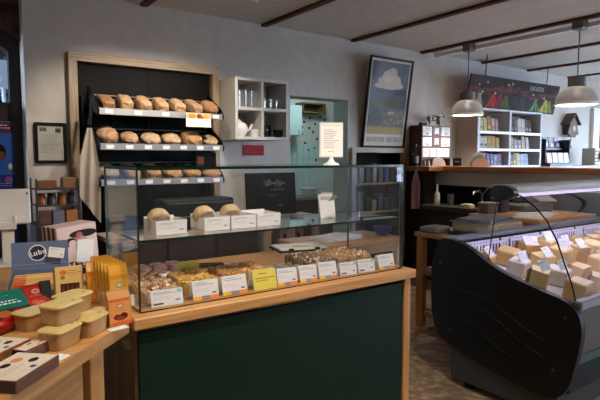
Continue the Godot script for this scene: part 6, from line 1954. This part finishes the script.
	pbox(hb, "board", lean * Vector3(0, bh / 2, -0.01), Vector3(bw, bh, 0.02), mats["black"], 0.003, lean)
	quad(hb, "painting", lean * Vector3(0, bh / 2, 0.0008), bw - 0.02, bh - 0.02, printed("vegetable_print", vegetable_image(), 0.7), lean)
	words(hb, "chalk_lettering", "DAS BESTE", 0.075, mat("chalk", Color(0.66, 0.66, 0.64), 0.9), lean * Vector3(bw * 0.22, bh * 0.80, 0.002), lean)
	for sx in [-0.36, 0.33]:
		var m := MB.new()
		var a: Vector3 = lean * Vector3(sx * bw, bh - 0.01, -0.01)
		m.tube([a, Vector3(a.x, 2.785 - by, a.z + 0.02)], 0.006, 6)
		part(hb, "hanging_wire", m, mats["black"])
	# low cabinet and packet stand
	var lc := thing("low_cabinet", "low white cabinet beside the shop shelf behind the bar", "cabinet", Vector3(8.42, 0, -4.36))
	pbox(lc, "body", Vector3(0, 0.65, 0), Vector3(2.0, 1.30, 0.44), W, 0.003)
	pbox(lc, "top", Vector3(0, 1.315, 0), Vector3(2.02, 0.03, 0.46), W, 0.004)
	for i in 4: pbox(lc, "door", Vector3(-0.75 + i * 0.5, 0.66, 0.228), Vector3(0.48, 1.2, 0.016), W, 0.003)
	var st := thing("packet_stand", "two-tier dark stand of coloured packets beside the shop shelf", "stand", Vector3(7.78, 1.33, -4.32))
	var dk := mat("stand_navy", Color(0.07, 0.08, 0.13), 0.5)
	pbox(st, "tier", Vector3(0, 0.02, 0.1), Vector3(0.66, 0.04, 0.14), dk, 0.002)
	pbox(st, "tier", Vector3(0, 0.26, -0.06), Vector3(0.66, 0.04, 0.14), dk, 0.002)
	pbox(st, "back", Vector3(0, 0.22, -0.14), Vector3(0.66, 0.44, 0.012), dk, 0.002)
	for sx in [-1, 1]: pbox(st, "side", Vector3(sx * 0.336, 0.2, -0.02), Vector3(0.012, 0.4, 0.24), dk, 0.002)
	var pc := [[["green", Color(0.10, 0.42, 0.26)], ["teal", Color(0.16, 0.46, 0.44)], ["plum", Color(0.36, 0.16, 0.30)], ["purple", Color(0.34, 0.22, 0.44)]], [["red", Color(0.60, 0.14, 0.12)], ["orange", Color(0.66, 0.36, 0.20)], ["pale green", Color(0.52, 0.60, 0.48)], ["grey", Color(0.55, 0.54, 0.54)]]]
	for r in 2:
		for i in 4:
			var lb := "%s tea bag packet on the %s tier of the dark stand" % [pc[r][i][0], ["upper", "lower"][r]]
			var p := thing("tea_bag_packet", lb, "packet", st.position + Vector3(-0.24 + i * 0.16, [0.2805, 0.0405][r], [-0.06, 0.1][r]), 0)
			pbox(p, "pack", rot(-10) * Vector3(0, 0.08, 0), Vector3(0.145, 0.16, 0.035), mat("teabag_%s" % pc[r][i][0], pc[r][i][1], 0.4), 0.005, rot(-10))
			quad(p, "white_label", rot(-10) * Vector3(0.02, 0.04, 0.018), 0.09, 0.06, mats["card_2"], rot(-10))
	# cream crate and candle post
	var ck := thing("cream_crate", "cream slatted crate beside the pale door frame", "crate", Vector3(8.95, 1.33, -4.25))
	var cr := mat("crate_cream", Color(0.72, 0.68, 0.60), 0.7)
	for i in 5: pbox(ck, "slat", Vector3(0, 0.035 + i * 0.055, 0.1), Vector3(0.36, 0.045, 0.012), cr, 0.002)
	for sx in [-1, 1]:
		pbox(ck, "side", Vector3(sx * 0.18, 0.14, 0), Vector3(0.012, 0.28, 0.19), cr, 0.002)
	pbox(ck, "back", Vector3(0, 0.14, -0.1), Vector3(0.36, 0.28, 0.012), cr, 0.002)
	var hrt := MB.new()
	hrt.lathe([Vector2(0, 0), Vector2(0.05, 0.0), Vector2(0.08, 0.05), Vector2(0.06, 0.14), Vector2(0.02, 0.16), Vector2(0, 0.16)], Transform3D(rot(90) * Basis.from_scale(Vector3(1, 0.2, 1)), Vector3(0, 0.15, 0.108)), 16)
	part(ck, "wicker_ornament", hrt, mat("wicker", Color(0.45, 0.36, 0.26), 0.9))
	var cd := MB.new()
	cd.lathe([Vector2(0, 0), Vector2(0.05, 0), Vector2(0.05, 0.01), Vector2(0.024, 0.016), Vector2(0.024, 0.33), Vector2(0.008, 0.34), Vector2(0.006, 0.37), Vector2(0, 0.372)], Transform3D(), 16)
	one("tall_candle", cd, mats["white"], "tall white candle standing beside the cream crate", "candle", Vector3(9.20, 1.33, -4.19))
	cuckoo_clock()

func cuckoo_clock() -> void:
	var p := pz(572, 128, -4.5)
	var o := thing("cuckoo_clock", "brown carved cuckoo clock hanging on the pale wall", "clock", Vector3(p.x, p.y, -4.53))
	var B := mat("clock_brown", Color(0.30, 0.18, 0.12), 0.6)
	var R := mat("clock_roof", Color(0.38, 0.26, 0.19), 0.6)
	pbox(o, "case", Vector3(0, -0.02, 0), Vector3(0.24, 0.18, 0.12), B, 0.006)
	var m := MB.new()
	m.prism(PackedVector2Array([Vector2(-0.12, 0.07), Vector2(0.12, 0.07), Vector2(0, 0.2)]), Transform3D(Basis(), Vector3(0, 0, -0.06)), 0.12)
	part(o, "gable", m, B)
	for s in [-1, 1]:
		pbox(o, "roof_board", Vector3(s * 0.085, 0.145, 0.01), Vector3(0.26, 0.022, 0.17), R, 0.003, rot(0, 0, -s * 46))
		pbox(o, "leaf_carving", Vector3(s * 0.13, -0.05, 0.05), Vector3(0.05, 0.12, 0.02), R, 0.008, rot(0, 0, s * 20))
	m = MB.new()
	m.lathe([Vector2(0, 0), Vector2(0.05, 0), Vector2(0.045, 0.01), Vector2(0, 0.012)], Transform3D(rot(90), Vector3(0, -0.01, 0.06)), 20)
	part(o, "dial", m, mat("dial_ivory", Color(0.62, 0.50, 0.36), 0.5))
	pbox(o, "bird_door", Vector3(0, 0.085, 0.062), Vector3(0.05, 0.05, 0.008), R, 0.002)
	pbox(o, "bottom_carving", Vector3(0, -0.125, 0.03), Vector3(0.2, 0.05, 0.05), R, 0.012)
	m = MB.new()
	m.tube([Vector3(0, -0.13, 0.02), Vector3(-0.02, -0.3, 0.02)], 0.008, 6)
	part(o, "pendulum_rod", m, B)
	m = MB.new()
	m.lathe([Vector2(0, 0), Vector2(0.035, 0), Vector2(0.03, 0.012), Vector2(0, 0.014)], Transform3D(rot(90), Vector3(-0.021, -0.31, 0.02)), 16)
	part(o, "pendulum_bob", m, R)

func vegetable_image() -> Image:
	var im := blank(360, 112, Color(0.085, 0.065, 0.055))
	var nz := noise(0.03, 9, 3)
	for y in 112:
		for x in 360:
			var q := nz.get_noise_2d(x, y * 1.6)
			var c := Color(0.10, 0.075, 0.06).lerp(Color(0.20, 0.12, 0.09), clampf(q + 0.5, 0, 1))
			var band := absf(y - (42 + 10 * sin(x * 0.03)))
			if band < 9 + q * 14: c = Color(0.30, 0.12, 0.09).lerp(Color(0.38, 0.22, 0.15), clampf(q + 0.4, 0, 1))
			im.set_pixel(x, y, c)
	var r2 := RandomNumberGenerator.new()
	r2.seed = 5
	var groups := [[40, 70, Color(0.60, 0.54, 0.38), 12], [92, 66, Color(0.62, 0.10, 0.07), 16], [118, 66, Color(0.52, 0.08, 0.06), 12], [140, 70, Color(0.26, 0.32, 0.12), 10], [180, 66, Color(0.16, 0.15, 0.13), 16], [210, 68, Color(0.20, 0.19, 0.16), 14], [268, 70, Color(0.34, 0.44, 0.28), 14], [310, 68, Color(0.58, 0.56, 0.20), 16], [328, 72, Color(0.50, 0.50, 0.16), 12]]
	for g in groups:
		for i in g[3]:
			var a := Vector2(g[0] + r2.randf_range(-5, 5), g[1] - 8)
			var b := Vector2(g[0] + r2.randf_range(-22, 22), 108 + r2.randf_range(-6, 2))
			stroke(im, a, b, r2.randf_range(1.2, 3.0), (g[2] as Color) * r2.randf_range(0.75, 1.2))
	for d in [[32, 30], [60, 18], [48, 54], [96, 54], [140, 18], [156, 14], [300, 52], [250, 44]]:
		disc(im, d[0], d[1], 3.5, 3.5, Color(0.74, 0.66, 0.56))
	return im
